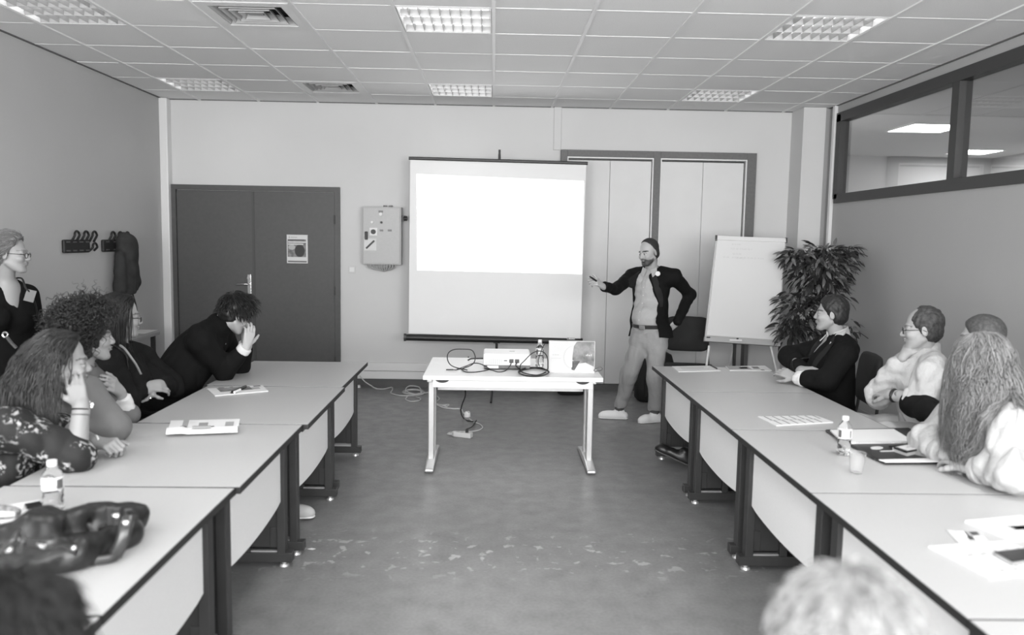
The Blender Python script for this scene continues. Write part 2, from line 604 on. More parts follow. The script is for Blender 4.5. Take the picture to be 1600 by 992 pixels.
# built-in cupboard with a dark frame and four pale leaves
X0, X1, XA, XB, XC, XD, ZT = .733, 2.936, .807, 1.776, 1.855, 2.83, 2.72
cu = thing('built_in_cupboard', 'built-in wall cupboard with dark grey frame and four tall pale leaves', 'cupboard', (1.83, BACKY, 0))
for nm, b in (('frame_post', (X0, XA, 0, ZT)), ('frame_post', (XB, XC, 0, ZT)), ('frame_post', (XD, X1, 0, ZT)), ('frame_head', (XA, XB, ZT - .075, ZT)), ('frame_head', (XC, XD, ZT - .075, ZT))):
    MB().bb(b[0], b[1], BACKY - .075, BACKY - .001, b[2], b[3]).build(nm, frame_m, cu, bevel=.003)
for a, b in ((XA, XB), (XC, XD)):
    MB().bb(a, b, BACKY - .06, BACKY - .001, 0, .07).build('plinth', base_m, cu)
    MB().bb(a, b, BACKY - .07, BACKY - .002, ZT - .089, ZT - .075).build('inner_trim', white_m, cu)
    for x in (a, b - .012):
        MB().bb(x, x + .012, BACKY - .07, BACKY - .002, .07, ZT - .089).build('inner_trim', white_m, cu)
    MB().bb(a + .012, b - .012, BACKY - .006, BACKY - .001, .07, ZT - .09).build('gap_shade', black_m, cu)  # black sheet on the wall drawing the shade in the gaps round the leaves
    mid = (a + b) / 2
    for p, q in ((a + .018, mid - .002), (mid + .002, b - .028 if b == XD else b - .02)):
        MB().bb(p, q, BACKY - .04, BACKY - .012, .075, ZT - .11).build('leaf', leaf_door_m, cu, bevel=.002)

# ------------------------------------------------------------------ conference tables
TT = .73


def make_table():
    r = thing('conference_table', '', 'table')
    L, D = 1.064, .89
    MB().bb(-D / 2 + .004, D / 2 - .004, -L / 2 + .004, L / 2 - .004, TT - .024, TT).build('tabletop', top_m, r, bevel=.0015)
    e = MB()
    for s in (-1, 1):
        e.bb(s * (D / 2 - .004), s * D / 2, -L / 2, L / 2, TT - .027, TT - .001)
        e.bb(-D / 2 + .004, D / 2 - .004, s * (L / 2 - .004), s * L / 2, TT - .027, TT - .001)
    e.build('edge_band', edge_m, r)
    for s in (-1, 1):
        y = s * (L / 2 - .075)
        g = MB()
        g.bb(-.405, .35, y - .028, y + .028, .026, .075)
        g.bb(-.372, -.33, y - .03, y + .03, .075, .68)
        g.bb(-.19, -.15, y - .026, y + .026, .075, .68)
        g.bb(-.33, -.19, y - .010, y + .010, .10, .68)
        g.bb(-.33, -.29, y - .016, y + .016, .10, .21)
        g.bb(-.405, .37, y - .02, y + .02, .675, TT - .025)
        g.bb(.15, .19, y - .02, y + .02, .075, .68)
        lg = g.build('leg', dark_m, r, bevel=.003)
        for x in (-.36, .30):
            MB().cyl((x, y, .008), (x, y, .028), .012).cyl((x, y, 0), (x, y, .012), .026, .022, n=16).build('levelling_foot', silver_m, lg)
        MB().bb(-.33, -.19, y - .012, y + .012, .075, .083).build('cable_tray_lip', silver_m, lg)
    n = 14
    y0 = L / 2 - .108
    low = [(-.352, -y0 + 2 * y0 * i / n, .352 - .03 * math.sin(math.pi * i / n) ** .6) for i in range(n + 1)]
    MB().prism(low + [(-.352, y0, TT - .03), (-.352, -y0, TT - .03)], (.016, 0, 0)).build('modesty_panel', panel_m, r)
    return r


right_labels = ['grey conference table at the far end of the right row, two printed sheets on it',
                'grey conference table second in the right row, ruled sheet on it, blazer man beside it',
                'grey conference table third in the right row, bearing the open black folder',
                'grey conference table with the loose papers and phone, nearest fully seen on the right',
                'grey conference table cut off at the lower right corner of the view']
left_labels = ['grey conference table at the far end of the left row, nearest the double door',
               'grey conference table second in the left row, magazine with a pen on it',
               'grey conference table third in the left row, flowered woman leaning on it',
               'grey conference table with the black handbag on it, on the left',
               'grey conference table cut off at the lower left corner, behind the handbag table']
tp = make_table()
PITCHY = 1.067
for k in range(5):
    o = tp if k == 0 else copy_tree(tp)
    o.location = (1.268 + .445, 6.28 - PITCHY * (k + .5), 0)
    tag(o, right_labels[k], 'table', 'conference tables in two rows')
for k, (dx, rz) in enumerate(((0, 0), (.020, .004), (.0, .006), (-.012, 0), (-.012, 0))):
    o = copy_tree(tp)
    o.location = (-.98 - .445 + dx, 6.285 - PITCHY * (k + .5) - (.004 * k), 0)
    o.rotation_euler = (0, 0, math.pi + rz)
    tag(o, left_labels[k], 'table', 'conference tables in two rows')

# ------------------------------------------------------------------ projector table and what stands on it
pt = thing('projector_table', 'white topped table with silver T legs in the aisle, carrying the projector', 'table', (.15, 6.15, 0))
MB().bb(-.495, .80, 5.69, 6.60, TT - .03, TT).build('tabletop', wtop_m, pt, bevel=.003)
ap = MB().bb(-.43, .735, 5.755, 5.79, TT - .095, TT - .03).build('apron', white_m, pt, bevel=.003)
for x in (-.36, .66):
    arc = [(x + .052 * math.cos(t), 5.753, TT - .031 - .03 * math.sin(t)) for t in np.linspace(0, math.pi, 13)]
    MB().prism(arc, (0, .003, 0)).build('cable_opening', black_m, ap)
for s, x in ((-1, -.452), (1, .742)):
    g = MB().bb(x - .022, x + .022, 5.93, 5.985, .05, TT - .03).bb(x - .022, x + .022, 6.15, 6.2, .05, TT - .03).bb(x - .008, x + .008, 5.985, 6.15, .09, .66)
    g.bb(x - .02, x + .02, 5.76, 6.5, TT - .06, TT - .03)
    lg = g.build('leg', silver_m, pt, bevel=.006)
    f = MB()
    pr = [(-.36, .0, .030), (-.33, .035, .034), (-.1, .06, .034), (.1, .06, .034), (.33, .035, .034), (.36, .0, .030)]
    poly = [(x - .034, 6.1 + a, .004) for a in (-.36,)] + [(x - .034, 6.1 + a, h) for a, _, h in ((-.36, 0, .03), (-.12, 0, .062), (.12, 0, .062), (.36, 0, .03))] + [(x - .034, 6.46, .004)]
    f.prism(poly, (.068, 0, 0)).build('foot', silver_m, lg, bevel=.012)
    for y in (5.78, 6.42):
        MB().cyl((x, y, 0), (x, y, .01), .02).build('glide', rubber_m, lg)
MB().bb(-.42, .71, 6.16, 6.19, .54, .60).build('rear_beam', silver_m, pt)

c = Vector((.145, 6.10, TT))
pj = thing('projector', 'white data projector with two cables plugged into its back panel', 'projector', c)
x0, x1 = at(755, 575, 5.98).x, at(829, 575, 5.98).x
b = MB().bb(x0, x1, 5.98, 6.27, TT + .035, TT + .125)
b.build('body', mat('projector_white', .78, .35), pj, bevel=.012)
MB().bb(x0 + .004, x1 - .004, 5.985, 6.265, TT + .012, TT + .037).build('base', mat('projector_grey', .12, .5), pj, bevel=.004)
MB().bb(x0 + .03, x0 + .115, 5.981, 5.986, TT + .014, TT + .033).build('label_plate', white_m, pj)
for u in (799, 808):
    p = at(u, 563, 5.975)
    MB().bb(p.x - .016, p.x + .016, 5.968, 5.985, TT + .058, TT + .085).build('socket', mat('socket_dark', .06, .5), pj)
p = at(790, 562, 5.975)
MB().bb(p.x - .012, p.x + .012, 5.974, 5.983, TT + .070, TT + .077).build('small_port', MATS['socket_dark'], pj)
for k in range(9):
    MB().bb(x0 + .02 + k * .014, x0 + .026 + k * .014, 5.977, 5.983, TT + .045, TT + .085).build('vent_slot', mat('slot_grey', .45, .5), pj)
for x in (x0 + .04, x1 - .04):
    for y in (6.02, 6.23):
        MB().cyl((x, y, TT + .0005), (x, y, TT + .014), .012).build('foot', rubber_m, pj)
MB().cyl(((x0 + x1) / 2 - .08, 6.26, TT + .08), ((x0 + x1) / 2 - .08, 6.295, TT + .08), .035, n=20).build('lens', black_m, pj)
MB().bb((x0 + x1) / 2 + .02, (x0 + x1) / 2 + .06, 6.1, 6.13, TT + .124, TT + .127).build('button', mat('slot_grey', .45, .5), pj)

# printed carton standing upright behind the cables
a, bq = at(857, 579, 5.90), at(929, 581, 5.90)
z0, z1 = TT, at(890, 533, 5.90).z
ct = thing('printed_carton', 'slim printed carton standing upright, white left half with a ball, grey picture right half', 'box', ((a.x + bq.x) / 2, 5.92, TT))
MB().bb(a.x, bq.x, 5.90, 5.945, z0, z1).build('box', mat('carton_white', .55, .6), ct, bevel=.002)
wd, hh = bq.x - a.x, z1 - z0
X = lambda t: a.x + t * wd
Zz = lambda t: z0 + t * hh
MB().prism([(X(.50), 5.899, Zz(.42)), (X(.54), 5.899, Zz(.85)), (X(.60), 5.899, Zz(.985)), (X(.985), 5.899, Zz(.985)), (X(.985), 5.899, Zz(.2)), (X(.8), 5.899, Zz(.33)), (X(.66), 5.899, Zz(.3))], (0, .0005, 0)).build('picture', mat('print_texture', .22, .7, noise=(14, .55)), ct)
MB().prism([(X(.50) + .065 * math.cos(t) * 1.0, 5.8988, Zz(.48) + .085 * math.sin(t)) for t in np.linspace(math.pi / 2, math.pi * 1.5, 15)], (0, .0005, 0)).build('ball_print', mat('print_pale', .5, .7), ct)
MB().prism([(X(.50) + .056 * math.cos(t) * 1.0 + .004, 5.8984, Zz(.50) + .076 * math.sin(t)) for t in np.linspace(math.pi / 2, math.pi * 1.5, 15)], (0, .0005, 0)).build('ball_shine', mat('print_paler', .68, .7), ct)
MB().prism([(X(.49), 5.8985, Zz(.38)), (X(.68), 5.8985, Zz(.38)), (X(.56), 5.8985, Zz(.08)), (X(.5), 5.8985, Zz(.1))], (0, .0005, 0)).build('dark_shape', mat('print_dark', .1, .7, noise=(20, .5)), ct)
s = MB()
for k, (u, w_) in enumerate(((.80, .02), (.83, .03), (.87, .03), (.91, .02))):
    s.bb(X(u), X(u) + .006, 5.898, 5.8987, Zz(.54), Zz(.60 if k % 2 else .58)).bb(X(u), X(u) + w_ * wd, 5.898, 5.8987, Zz(.55), Zz(.565))
s.build('lettering', paper_m, ct)
s = MB()
for k, u in enumerate((.08, .13, .18)):
    s.bb(X(u), X(u) + .012, 5.898, 5.8987, Zz(.56), Zz(.575))
s.bb(X(.05), X(.27), 5.898, 5.8987, Zz(.46), Zz(.465)).build('small_print', print2_m, ct)


def bottle(loc, h, label, r=.033, group='small water bottles', kind=0):
    k = h / .21
    t = thing('water_bottle', label, 'bottle', loc, group=group)
    l = Vector(loc)
    pet = clear('bottle_plastic', .97, .04, 1.25)
    MB().lathe(l, [(r * .2, .004), (r * .85, .002), (r, .012 * k), (r * .98, .03 * k), (r * .90, .036 * k), (r * .98, .044 * k), (r * .90, .056 * k), (r * .99, .066 * k), (r * .9, .078 * k), (r, .09 * k), (r, .145 * k),
                  (r * .86, .162 * k), (r * .55, .182 * k), (r * .40, .190 * k), (r * .40, .196 * k)], 24).build('bottle_body', pet, t, smooth=True)
    MB().lathe(l, [(r * .1, .006), (r * .82, .006), (r * .93, .014 * k), (r * .88, .05 * k), (r * .85, .084 * k), (r * .1, .084 * k)], 20).build('water', clear('water', .97, .0, 1.33), t, smooth=True)
    lab = MB()
    n = 28
    lp = [(r * 1.012, .098 * k), (r * 1.012, .148 * k)]
    ang = [-math.pi * .75 + i * math.pi * 1.5 / n for i in range(n + 1)]
    front = Vector((-l.x, -l.y, 0)).normalized()
    base = math.atan2(front.y, front.x)
    pts = [(l + Vector((lp[0][0] * math.cos(base + q), lp[0][0] * math.sin(base + q), z))) for z in (lp[0][1], lp[1][1]) for q in ang]
    m_ = len(ang)
    lab.add(pts, [(i, i + 1, m_ + i + 1, m_ + i) for i in range(m_ - 1)])
    lb = lab.build('paper_label', paper_m, t)
    dk = MB()
    for q0, q1 in (((-.95, -.42), (.75, 1.0)) if kind == 0 else ((.35, 1.05),)):
        qs = np.linspace(q0, q1, 6)
        pts = [(l + Vector((lp[0][0] * 1.006 * math.cos(base + q), lp[0][0] * 1.006 * math.sin(base + q), z))) for z in (lp[0][1] + .003, lp[1][1] - .008 * k) for q in qs]
        dk.add(pts, [(i, i + 1, 6 + i + 1, 6 + i) for i in range(5)])
    for i in range(5):
        q = -.2 + i * .13
        pts = [(l + Vector((lp[0][0] * 1.006 * math.cos(base + qq), lp[0][0] * 1.006 * math.sin(base + qq), z))) for z in (lp[0][1] + .008, lp[0][1] + .016) for qq in (q, q + .05)]
        dk.add(pts, [(0, 1, 3, 2)])
    dk.build('label_print', mat('label_ink', .09, .6), lb)
    MB().lathe(l, [(.0, .212 * k), (r * .44, .212 * k), (r * .47, .209 * k), (r * .47, .191 * k), (r * .43, .19 * k)], 20).build('cap', white_m, t, smooth='auto')
    return t


p = onz(843, 573, TT)
bottle((p.x, p.y, TT), .21, 'water bottle on the white projector table, in front of the screen')
p = onz(1318, 711, TT)
bottle((p.x, p.y, TT), .185, 'clear water bottle beside the plastic cup on the right row', r=.032)
p = onz(84, 800, TT)
bottle((p.x, p.y, TT), .185, 'water bottle standing behind the black handbag on the left row', r=.035, kind=1)

# cables lying on the projector table
def cable(name, label, pts, r, m, n=6, closed=False, group=None):
    o = MB().tube(catmull(pts, n, closed), r, 6, closed).build(name, m, smooth=True)
    return tag(o, label, 'cable', group)


Q = lambda u, v, y=5.85: at(u, v, y)
cb = cable('looped_cable', 'black cable looped upright and tied, on the left of the white table',
           [onz(730, 578, .735), Q(712, 574), Q(703, 569), Q(699, 560), Q(701, 551), Q(710, 546), Q(725, 545.5), Q(737, 547), Q(742, 555), Q(742, 563), Q(737, 570), onz(722, 576, .735), onz(714, 577, .735), onz(728, 572, .735),
            Q(740, 567.5, 5.9), Q(752, 569, 5.9), onz(764, 577, .735), onz(745, 581, .735), onz(728, 581, .735), onz(720, 576, .737)], .0038, cable_b)
cable('power_lead', 'short black lead plugged into the left side of the projector', [Q(731, 563, 6.1), Q(736, 560.5, 6.1), Q(744, 560, 6.1), Q(755, 560, 6.1)], .006, cable_b)
cable('video_cable', 'thin black cable hanging in a loop from the left socket of the projector', [Q(799, 566, 5.965), Q(797, 571, 5.95), onz(790, 579, .735), onz(779, 581, .735), onz(768, 578, .735), onz(757, 575, .735)], .0035, cable_b)
pts = []
for k in range(3):
    for t in np.linspace(0, 2 * math.pi, 13)[:-1]:
        q = onz(834 + (22 + k) * math.cos(t), 581 + (5.2 + k) * math.sin(t), .736 + .006 * k)
        pts.append(q)
coil = [Q(808, 566, 5.965), Q(806, 571, 5.95), onz(812, 577, .738)] + pts[6:] + [Q(856, 570, 5.85), Q(855, 558, 5.85), Q(849, 550, 5.85), Q(840, 548.5, 5.85), Q(830, 553, 5.85), Q(820, 563, 5.85), Q(813, 571, 5.84), onz(815, 581, .74), onz(838, 586, .736), onz(853, 581, .736)]
cable('coiled_cable', 'black cable coiled in flat rings right of the projector, in front of the bottle', coil, .0042, cable_b)
cable('thin_lead', 'thin black lead arching across the bottle on the white table', [Q(852, 536, 5.88), Q(848, 543, 5.88), Q(844, 553, 5.88), Q(841, 566, 5.88), onz(846, 577, .737)], .003, cable_b)
cable('cord_loop', 'small cord loop sticking out at the right end of the white table', [onz(928, 581, .736), Q(930, 576, 5.85), Q(938, 573.5, 5.84), Q(941, 576, 5.84), Q(938, 579, 5.84), onz(930, 580, .736)], .003, mat('cord_grey', .1, .6))
ra = onz(697, 577.5, .735)
rm = thing('marker_pen', 'dark marker pen lying on the white table beside the looped cable', 'pen', ra)
MB().cyl(onz(697, 577.5, .738), onz(708, 577.5, .738), .005).build('barrel', black_m, rm)
MB().cyl(onz(708, 577.5, .738), onz(713, 578, .738), .004).build('cap', mat('cord_grey', .1, .6), rm)

# ------------------------------------------------------------------ projection screen
SY = 8.68
sc = thing('projection_screen', 'white tripod projection screen lit by a blank bright slide', 'screen', (.03, 8.75, 0))
TL, TR, BL, BR = at(641, 249, SY), at(916, 257, SY), at(638.5, 521, SY), at(907, 529, SY)
fab = mat('screen_fabric', .80, .8, .2)
MB().prism([TL, TR, BR, BL], (0, .006, 0)).build('fabric', fab, sc)
P = [at(651, 272, SY - .0015), at(912, 283, SY - .0015), at(909, 428, SY - .0015), at(652, 422, SY - .0015)]
pic = MB().prism(P, (0, .001, 0)).build('projected_slide', emit('projected_light', 1, 1.25), sc)
mk = MB()
for u, v, l in ((655, 413, 8), (656, 416, 12), (658, 418, 6), (668, 417, 5)):
    q = at(u, v, SY - .004)
    mk.bb(q.x, q.x + l * SY / FPX, q.y, q.y + .001, q.z - .004, q.z + .004)
mk.build('slide_footer', emit('slide_footer', .85, 1.0), pic)
d_ = (TR - TL).normalized()
MB().tube([TL - d_ * .015 + Vector((0, 0, .012)), TR + d_ * .015 + Vector((0, 0, .012))], .018, 8).build('top_bar', blackmet_m, sc)
q0, q1 = at(632, 525.5, SY + .01), at(911, 532, SY + .01)
MB().tube([q0 + Vector((.02, 0, -.01)), q1 + Vector((-.005, 0, -.01))], .035, 12).build('case', black_m, sc, smooth='auto')
MB().tube([q0 + Vector((-.005, 0, -.01)), q0 + Vector((.02, 0, -.01))], .042, 12).build('end_cap', mat('cap_grey', .06, .4), sc)
qp = at(886, 530, SY - .03)
pl = MB().bb(qp.x, qp.x + .085, SY - .032, SY - .024, qp.z - .002, qp.z + .02).build('name_plate', paper_m, sc)
MB().bb(qp.x + .004, qp.x + .018, SY - .0335, SY - .031, qp.z + .002, qp.z + .016).bb(qp.x + .03, qp.x + .08, SY - .0335, SY - .031, qp.z + .009, qp.z + .012).build('plate_print', print_m, pl)
px_, py_ = .045, 8.76
MB().cyl((px_, py_, .28), (px_, py_, 2.62), .014, n=10).build('pole', blackmet_m, sc, smooth='auto')
MB().tube([(px_, py_, 2.60), (px_, SY, 2.625)], .01, 8).cyl((px_, SY, 2.55), (px_, SY, 2.66), .012).build('hook', blackmet_m, sc)
MB().bb(px_ - .035, px_ + .035, SY + .02, py_ + .03, .58, .70).build('case_bracket', blackmet_m, sc)
MB().cyl((px_, py_, .30), (px_, py_, .42), .024).build('leg_collar', black_m, sc)
for e in ((-.008, 8.29, .008), (-.46, 9.03, .008), (.54, 9.03, .008)):
    MB().tube([(px_, py_, .40), Vector((px_, py_, .40)).lerp(Vector(e), .5) + Vector((0, 0, .06)), e], .011, 8, flat=((0, 0, 1), 1.6)).build('tripod_leg', blackmet_m, sc)

# ------------------------------------------------------------------ floor cables
gl = lambda u, v, z=.006: onz(u, v, z)
p = gl(563, 588, .05)
cord = [at(562, 587, 9.07), at(570, 596, 9.06), at(579, 602, 9.05), gl(588, 607), gl(600, 607.5), gl(612, 605), gl(613, 609), gl(611, 614), gl(625, 618), gl(645, 618), gl(660, 616)]
for k in range(3):
    for t in np.linspace(0, 2 * math.pi, 9)[:-1]:
        cord.append(gl(646 + (17 - 2 * k) * math.cos(t + .6 * k), 612.5 + (4.6 - .6 * k) * math.sin(t + .6 * k), .008 + .008 * k))
cord += [gl(655, 605, .03), gl(640, 603, .05), gl(634, 610, .03), gl(650, 616, .02), gl(672, 613), gl(683, 619), gl(686, 624), gl(680, 629), gl(690, 633), gl(701, 632), gl(697, 635), gl(682, 631), gl(690, 636), gl(708, 638.5), gl(720, 639), gl(724, 645), gl(729, 651)]
cable('extension_lead', 'white extension cord lying coiled on the floor left of the projector table', cord, .0065, cable_w, 5)
cable('extension_tail', 'white cord curving on the floor from the plug to the power strip', [gl(733, 654), gl(740, 659), gl(750, 663), gl(754, 668), gl(748, 672), gl(735, 674), gl(715, 674), gl(703, 675.5), gl(699, 678)], .0055, cable_w)
cable('loose_lead', 'short white lead in a loop on the floor in front of the coiled cord', [gl(636, 620), gl(634, 624), gl(642, 627), gl(654, 626), gl(657, 623), gl(650, 620)], .0055, cable_w)
wp = gl(730, 651, 0)
pg = thing('plug', 'white round plug joining two cords on the floor', 'plug', wp)
MB().lathe(wp, [(.0, .05), (.022, .05), (.03, .04), (.032, .0), (0, 0)], 18).build('body', white_m, pg, smooth='auto')
MB().cyl(wp + Vector((.01, -.01, .045)), wp + Vector((.012, -.014, .055)), .012).build('socket_face', mat('slot_grey', .45, .5), pg)
A, B = onz(700, 680, .0), onz(737, 684, .0)
ps = thing('power_strip', 'white multi-socket power strip on the floor below the projector table', 'power strip', (A + B) / 2)
dv = (B - A).normalized()
nv = Vector((-dv.y, dv.x, 0))
A2 = A.lerp(B, .2)
MB().prism([A2 - nv * .016, A2 + dv * .02 - nv * .028, B - nv * .03, B + nv * .03, A2 + dv * .02 + nv * .028, A2 + nv * .016], (0, 0, .042)).build('body', mat('strip_white', .7, .4), ps, bevel=.005)
for t in (.42, .6, .8):
    c_ = A.lerp(B, t) + Vector((0, 0, .042))
    MB().cyl(c_, c_ + Vector((0, 0, .001)), .019, n=16).build('socket', mat('socket_pale', .5, .5), ps)
c_ = A.lerp(B, .8) + Vector((0, 0, .043))
MB().bb(c_.x - .012, c_.x + .012, c_.y - .012, c_.y + .012, c_.z, c_.z + .03).build('plug_body', black_m, ps, bevel=.004)
A3 = A.lerp(B, .02)
MB().cyl(A3 + Vector((0, 0, .012)), A2 + Vector((0, 0, .016)), .008, .012).build('strain_relief', cable_w, ps)
hang = [Q(727, 592, 5.85), Q(728, 600, 5.95), Q(727, 615, 6.2), Q(722, 628, 6.6)]
cable('hanging_mains_lead', 'black mains lead hanging below the projector table down to the power strip',
      [Vector((-.2, 6.62, .733)), Vector((-.20, 6.64, .70)), at(727, 600, 6.65), at(727, 618, 6.7), at(722, 632, 6.8), at(720, 643, 6.95), gl(724, 653, .01), gl(732, 657.5, .01), gl(742, 658.5, .01), gl(744, 657, .012), gl(738, 666, .02), c_ + Vector((0, .0, .03))], .0055, cable_b)
q = onz(486, 858, 0)
pc = thing('paper_scrap', 'small torn white paper scrap lying on the floor beside the left tables', 'scrap', q)
MB().prism([q + Vector((-.02, 0, .0005)), q + Vector((.01, -.012, .0005)), q + Vector((.025, .004, .0005)), q + Vector((.0, .014, .0005))], (0, 0, .0015)).build('scrap', paper_m, pc)
q = onz(561, 605, 0)
tag(MB().lathe(onz(561, 605.5, 0), [(.0, .03), (.015, .03), (.02, .0)], 14).build('door_stop', white_m), 'small white door stop on the floor at the foot of the back wall', 'door stop')

# ------------------------------------------------------------------ switch cabinet on the back wall
ec = thing('switch_cabinet', 'grey metal switch cabinet with knobs on the back wall, cables bundled below', 'cabinet', (-1.27, BACKY - .09, 1.73))
cx0, cx1, cz0, cz1 = -1.475, -1.035, 1.405, 2.045
CY = BACKY - .17
px = lambda u, v, y=CY - .012: at(u, v, y)
cx0, cx1, cz0, cz1 = px(566, 400).x, px(626.5, 400).x, px(597, 413.5).z, px(597, 323).z
MB().bb(cx0, cx1, CY, BACKY, cz0, cz1).build('housing', cab_m, ec, bevel=.004)
dr = MB().bb(cx0 + .012, cx1 - .012, CY - .012, CY - .001, cz0 + .012, cz1 - .012).build('door', cab_m, ec, bevel=.003)


def disc(u, v, r, m, name, par, dep=.015):
    q = px(u, v)
    return MB().cyl((q.x, CY - .012 - dep, q.z), (q.x, CY - .010, q.z), r, r * 1.05, n=16).build(name, m, par)


disc(595, 334.5, .018, white_m, 'pilot_lamp', dr)
disc(581.5, 347, .014, white_m, 'pilot_lamp', dr)
disc(596, 347.5, .013, black_m, 'push_button', dr)
q = px(583.5, 362)
MB().bb(q.x - .042, q.x + .042, CY - .018, CY - .011, q.z - .042, q.z + .042).build('switch_plate', white_m, dr)
disc(583.5, 362, .026, black_m, 'rotary_knob', dr, .03)
q = px(572.5, 368)
MB().bb(q.x - .016, q.x + .016, CY - .035, CY - .011, q.z - .045, q.z + .045).build('lock_handle', black_m, dr, bevel=.006)
q = px(578.5, 382)
sg = MB().bb(q.x - .068, q.x + .068, CY - .0145, CY - .0115, q.z - .066, q.z + .066).build('warning_sign', paper_m, dr)
R45 = Matrix.Rotation(math.radians(45), 3, 'Y').inverted()
MB().box((q.x, CY - .016, q.z), (.125, .003, .02), Matrix.Rotation(math.radians(-44), 3, 'Y')).build('sign_bar', mat('sign_dark', .06, .6), sg)
for u, v, w_ in ((595, 330.5, .05), (596, 360, .04), (609, 360, .045)):
    q = px(u, v)
    MB().bb(q.x - w_ / 2, q.x + w_ / 2, CY - .0145, CY - .0115, q.z - .011, q.z + .011).build('name_plate', mat('plate_grey', .2, .5), dr)
q = px(630, 341)
MB().bb(cx1, cx1 + .03, CY + .03, CY + .08, q.z - .03, q.z + .03).cyl((cx1 + .02, CY + .05, q.z), (cx1 + .06, CY + .05, q.z), .026, n=14).build('main_switch', black_m, ec)
for u in (600, 609):
    MB().cyl((px(u, 322).x, CY + .08, cz1 - .005), (px(u, 322).x, CY + .08, cz1 + .02), .02).build('cable_gland', mat('plate_grey', .2, .5), ec)
for k in range(11):
    u = 576 + k * 4.1
    q = px(u, 414, CY + .05)
    q.z = cz0
    e = px(600 + (k - 5) * 1.7, 424 - abs(k - 5) * .5, CY + .10)
    MB().tube(catmull([q + Vector((0, 0, .01)), q + Vector((.0, .01, -.03)), e, e.lerp(Vector((px(612, 418).x, BACKY - .03, cz0 - .02)), .6), Vector((px(612, 418).x + k * .004, BACKY - .02, cz0 + .01))], 5), .008, 6).build('cable_bundle', mat('bundle_grey', .42, .5), ec)
q = at(550, 421, BACKY - .01)
sw = thing('wall_switch', 'small square white switch on the back wall left of the cabinet', 'switch', (q.x, BACKY - .006, q.z))
MB().bb(q.x - .04, q.x + .04, BACKY - .012, BACKY, q.z - .04, q.z + .04).build('plate', wall_m, sw, bevel=.003)
MB().bb(q.x - .025, q.x + .025, BACKY - .016, BACKY - .011, q.z - .025, q.z + .025).build('rocker', white_m, sw)

# poster on the right door leaf
a, b = at(448, 366.5, BACKY - .037), at(481, 411.5, BACKY - .037)
po = thing('poster', 'small printed poster stuck to the right leaf of the dark door', 'poster', ((a.x + b.x) / 2, BACKY - .036, (a.z + b.z) / 2))
W, H = b.x - a.x, a.z - b.z
yy = BACKY - .0385
R_ = lambda x0, x1, z0, z1, d=0: MB().bb(a.x + x0 * W, a.x + x1 * W, yy - .0006 - d, yy - d, b.z + z0 * H, b.z + z1 * H)
MB().bb(a.x, b.x, yy, yy + .002, b.z, a.z).build('sheet', paper_m, po)
R_(.04, .92, .22, .84).build('photo_print', mat('poster_mid', .2, .7, noise=(22, .5)), po)
R_(.06, .84, .80, .84, .001).build('title_line', print_m, po)
R_(.06, .92, .72, .765, .001).build('title_line', paper_m, po)
R_(.06, .80, .65, .69, .001).build('title_line', paper_m, po)
R_(.10, .14, .88, .94, .001).bb(a.x + .18 * W, a.x + .5 * W, yy - .0016, yy - .001, b.z + .9 * H, b.z + .92 * H).build('heading_print', print2_m, po)
R_(.05, .95, .035, .085, .001).build('footer_band', mat('poster_band', .16, .7), po)
cc = Vector((a.x + .62 * W, yy - .0012, b.z + .44 * H))
MB().prism([cc + Vector((.24 * W * math.cos(t), 0, .22 * H * math.sin(t))) for t in np.linspace(0, 2 * math.pi, 21)[:-1]], (0, -.0004, 0)).build('round_print', mat('poster_dark', .05, .7), po)
cc = Vector((a.x + .24 * W, yy - .0012, b.z + .56 * H))
MB().prism([cc + Vector((.17 * W * math.cos(t), 0, .09 * H * math.sin(t))) for t in np.linspace(0, 2 * math.pi, 17)[:-1]], (0, -.0004, 0)).build('round_print', mat('poster_pale', .45, .7), po)

# ------------------------------------------------------------------ flip chart
fc = thing('flip_chart', 'white flip chart on a stand, faint handwriting at the top of its sheet', 'flip chart', (2.5, 7.9, 0))
YT, YB = 8.02, 7.78
TL, TR, BL, BR = at(1119, 369, YT), at(1228, 373, YT), at(1101.5, 526, YB), at(1216, 534, YB)
nrm = (TR - TL).cross(BL - TL).normalized()
if nrm.y > 0:
    nrm = -nrm
MB().prism([TL, TR, BR, BL], -nrm * .022).build('board', mat('board_grey', .5, .5), fc)
ux, uz = (TR - TL).normalized(), (BL - TL).normalized()
i0, i1, i2, i3 = TL + ux * .012 + uz * .03, TR - ux * .012 + uz * .03, BR - ux * .012 - uz * .015, BL + ux * .012 - uz * .015
pad = MB().prism([i0 + nrm * .001, i1 + nrm * .001, i2 + nrm * .001, i3 + nrm * .001], nrm * .012).build('paper_pad', paper_m, fc)
MB().prism([TL + nrm * .001 - ux * .005, TR + nrm * .001 + ux * .005, TR + uz * .042 + nrm * .001 + ux * .005, TL + uz * .042 + nrm * .001 - ux * .005], nrm * .022).build('clamp_rail', mat('rail_pale', .7, .4), fc, bevel=.003)
for e in (TL, TR):
    MB().box(e + uz * .02 + nrm * .012, (.014, .03, .055)).build('rail_end', dark_m, fc)
tr = MB().prism([BL - ux * .012 + nrm * .001, BR + ux * .012 + nrm * .001, BR + ux * .012 + uz * .05 + nrm * .001, BL - ux * .012 + uz * .05 + nrm * .001], nrm * .05).build('pen_tray', mat('tray_grey', .4, .45), fc, bevel=.004)
for e in (BL + ux * .02, BR - ux * .04):
    MB().box(e + nrm * .054 + uz * .012, (.035, .006, .012)).build('tray_stop', dark_m, tr)
MB().box(BL.lerp(BR, .40) + nrm * .053 + uz * .02, (.12, .008, .014)).build('tray_clip', white_m, tr)
MB().box(BL.lerp(BR, .42) + nrm * .057 + uz * .005, (.018, .008, .014)).build('tray_knob', dark_m, tr)
rng = random.Random(7)
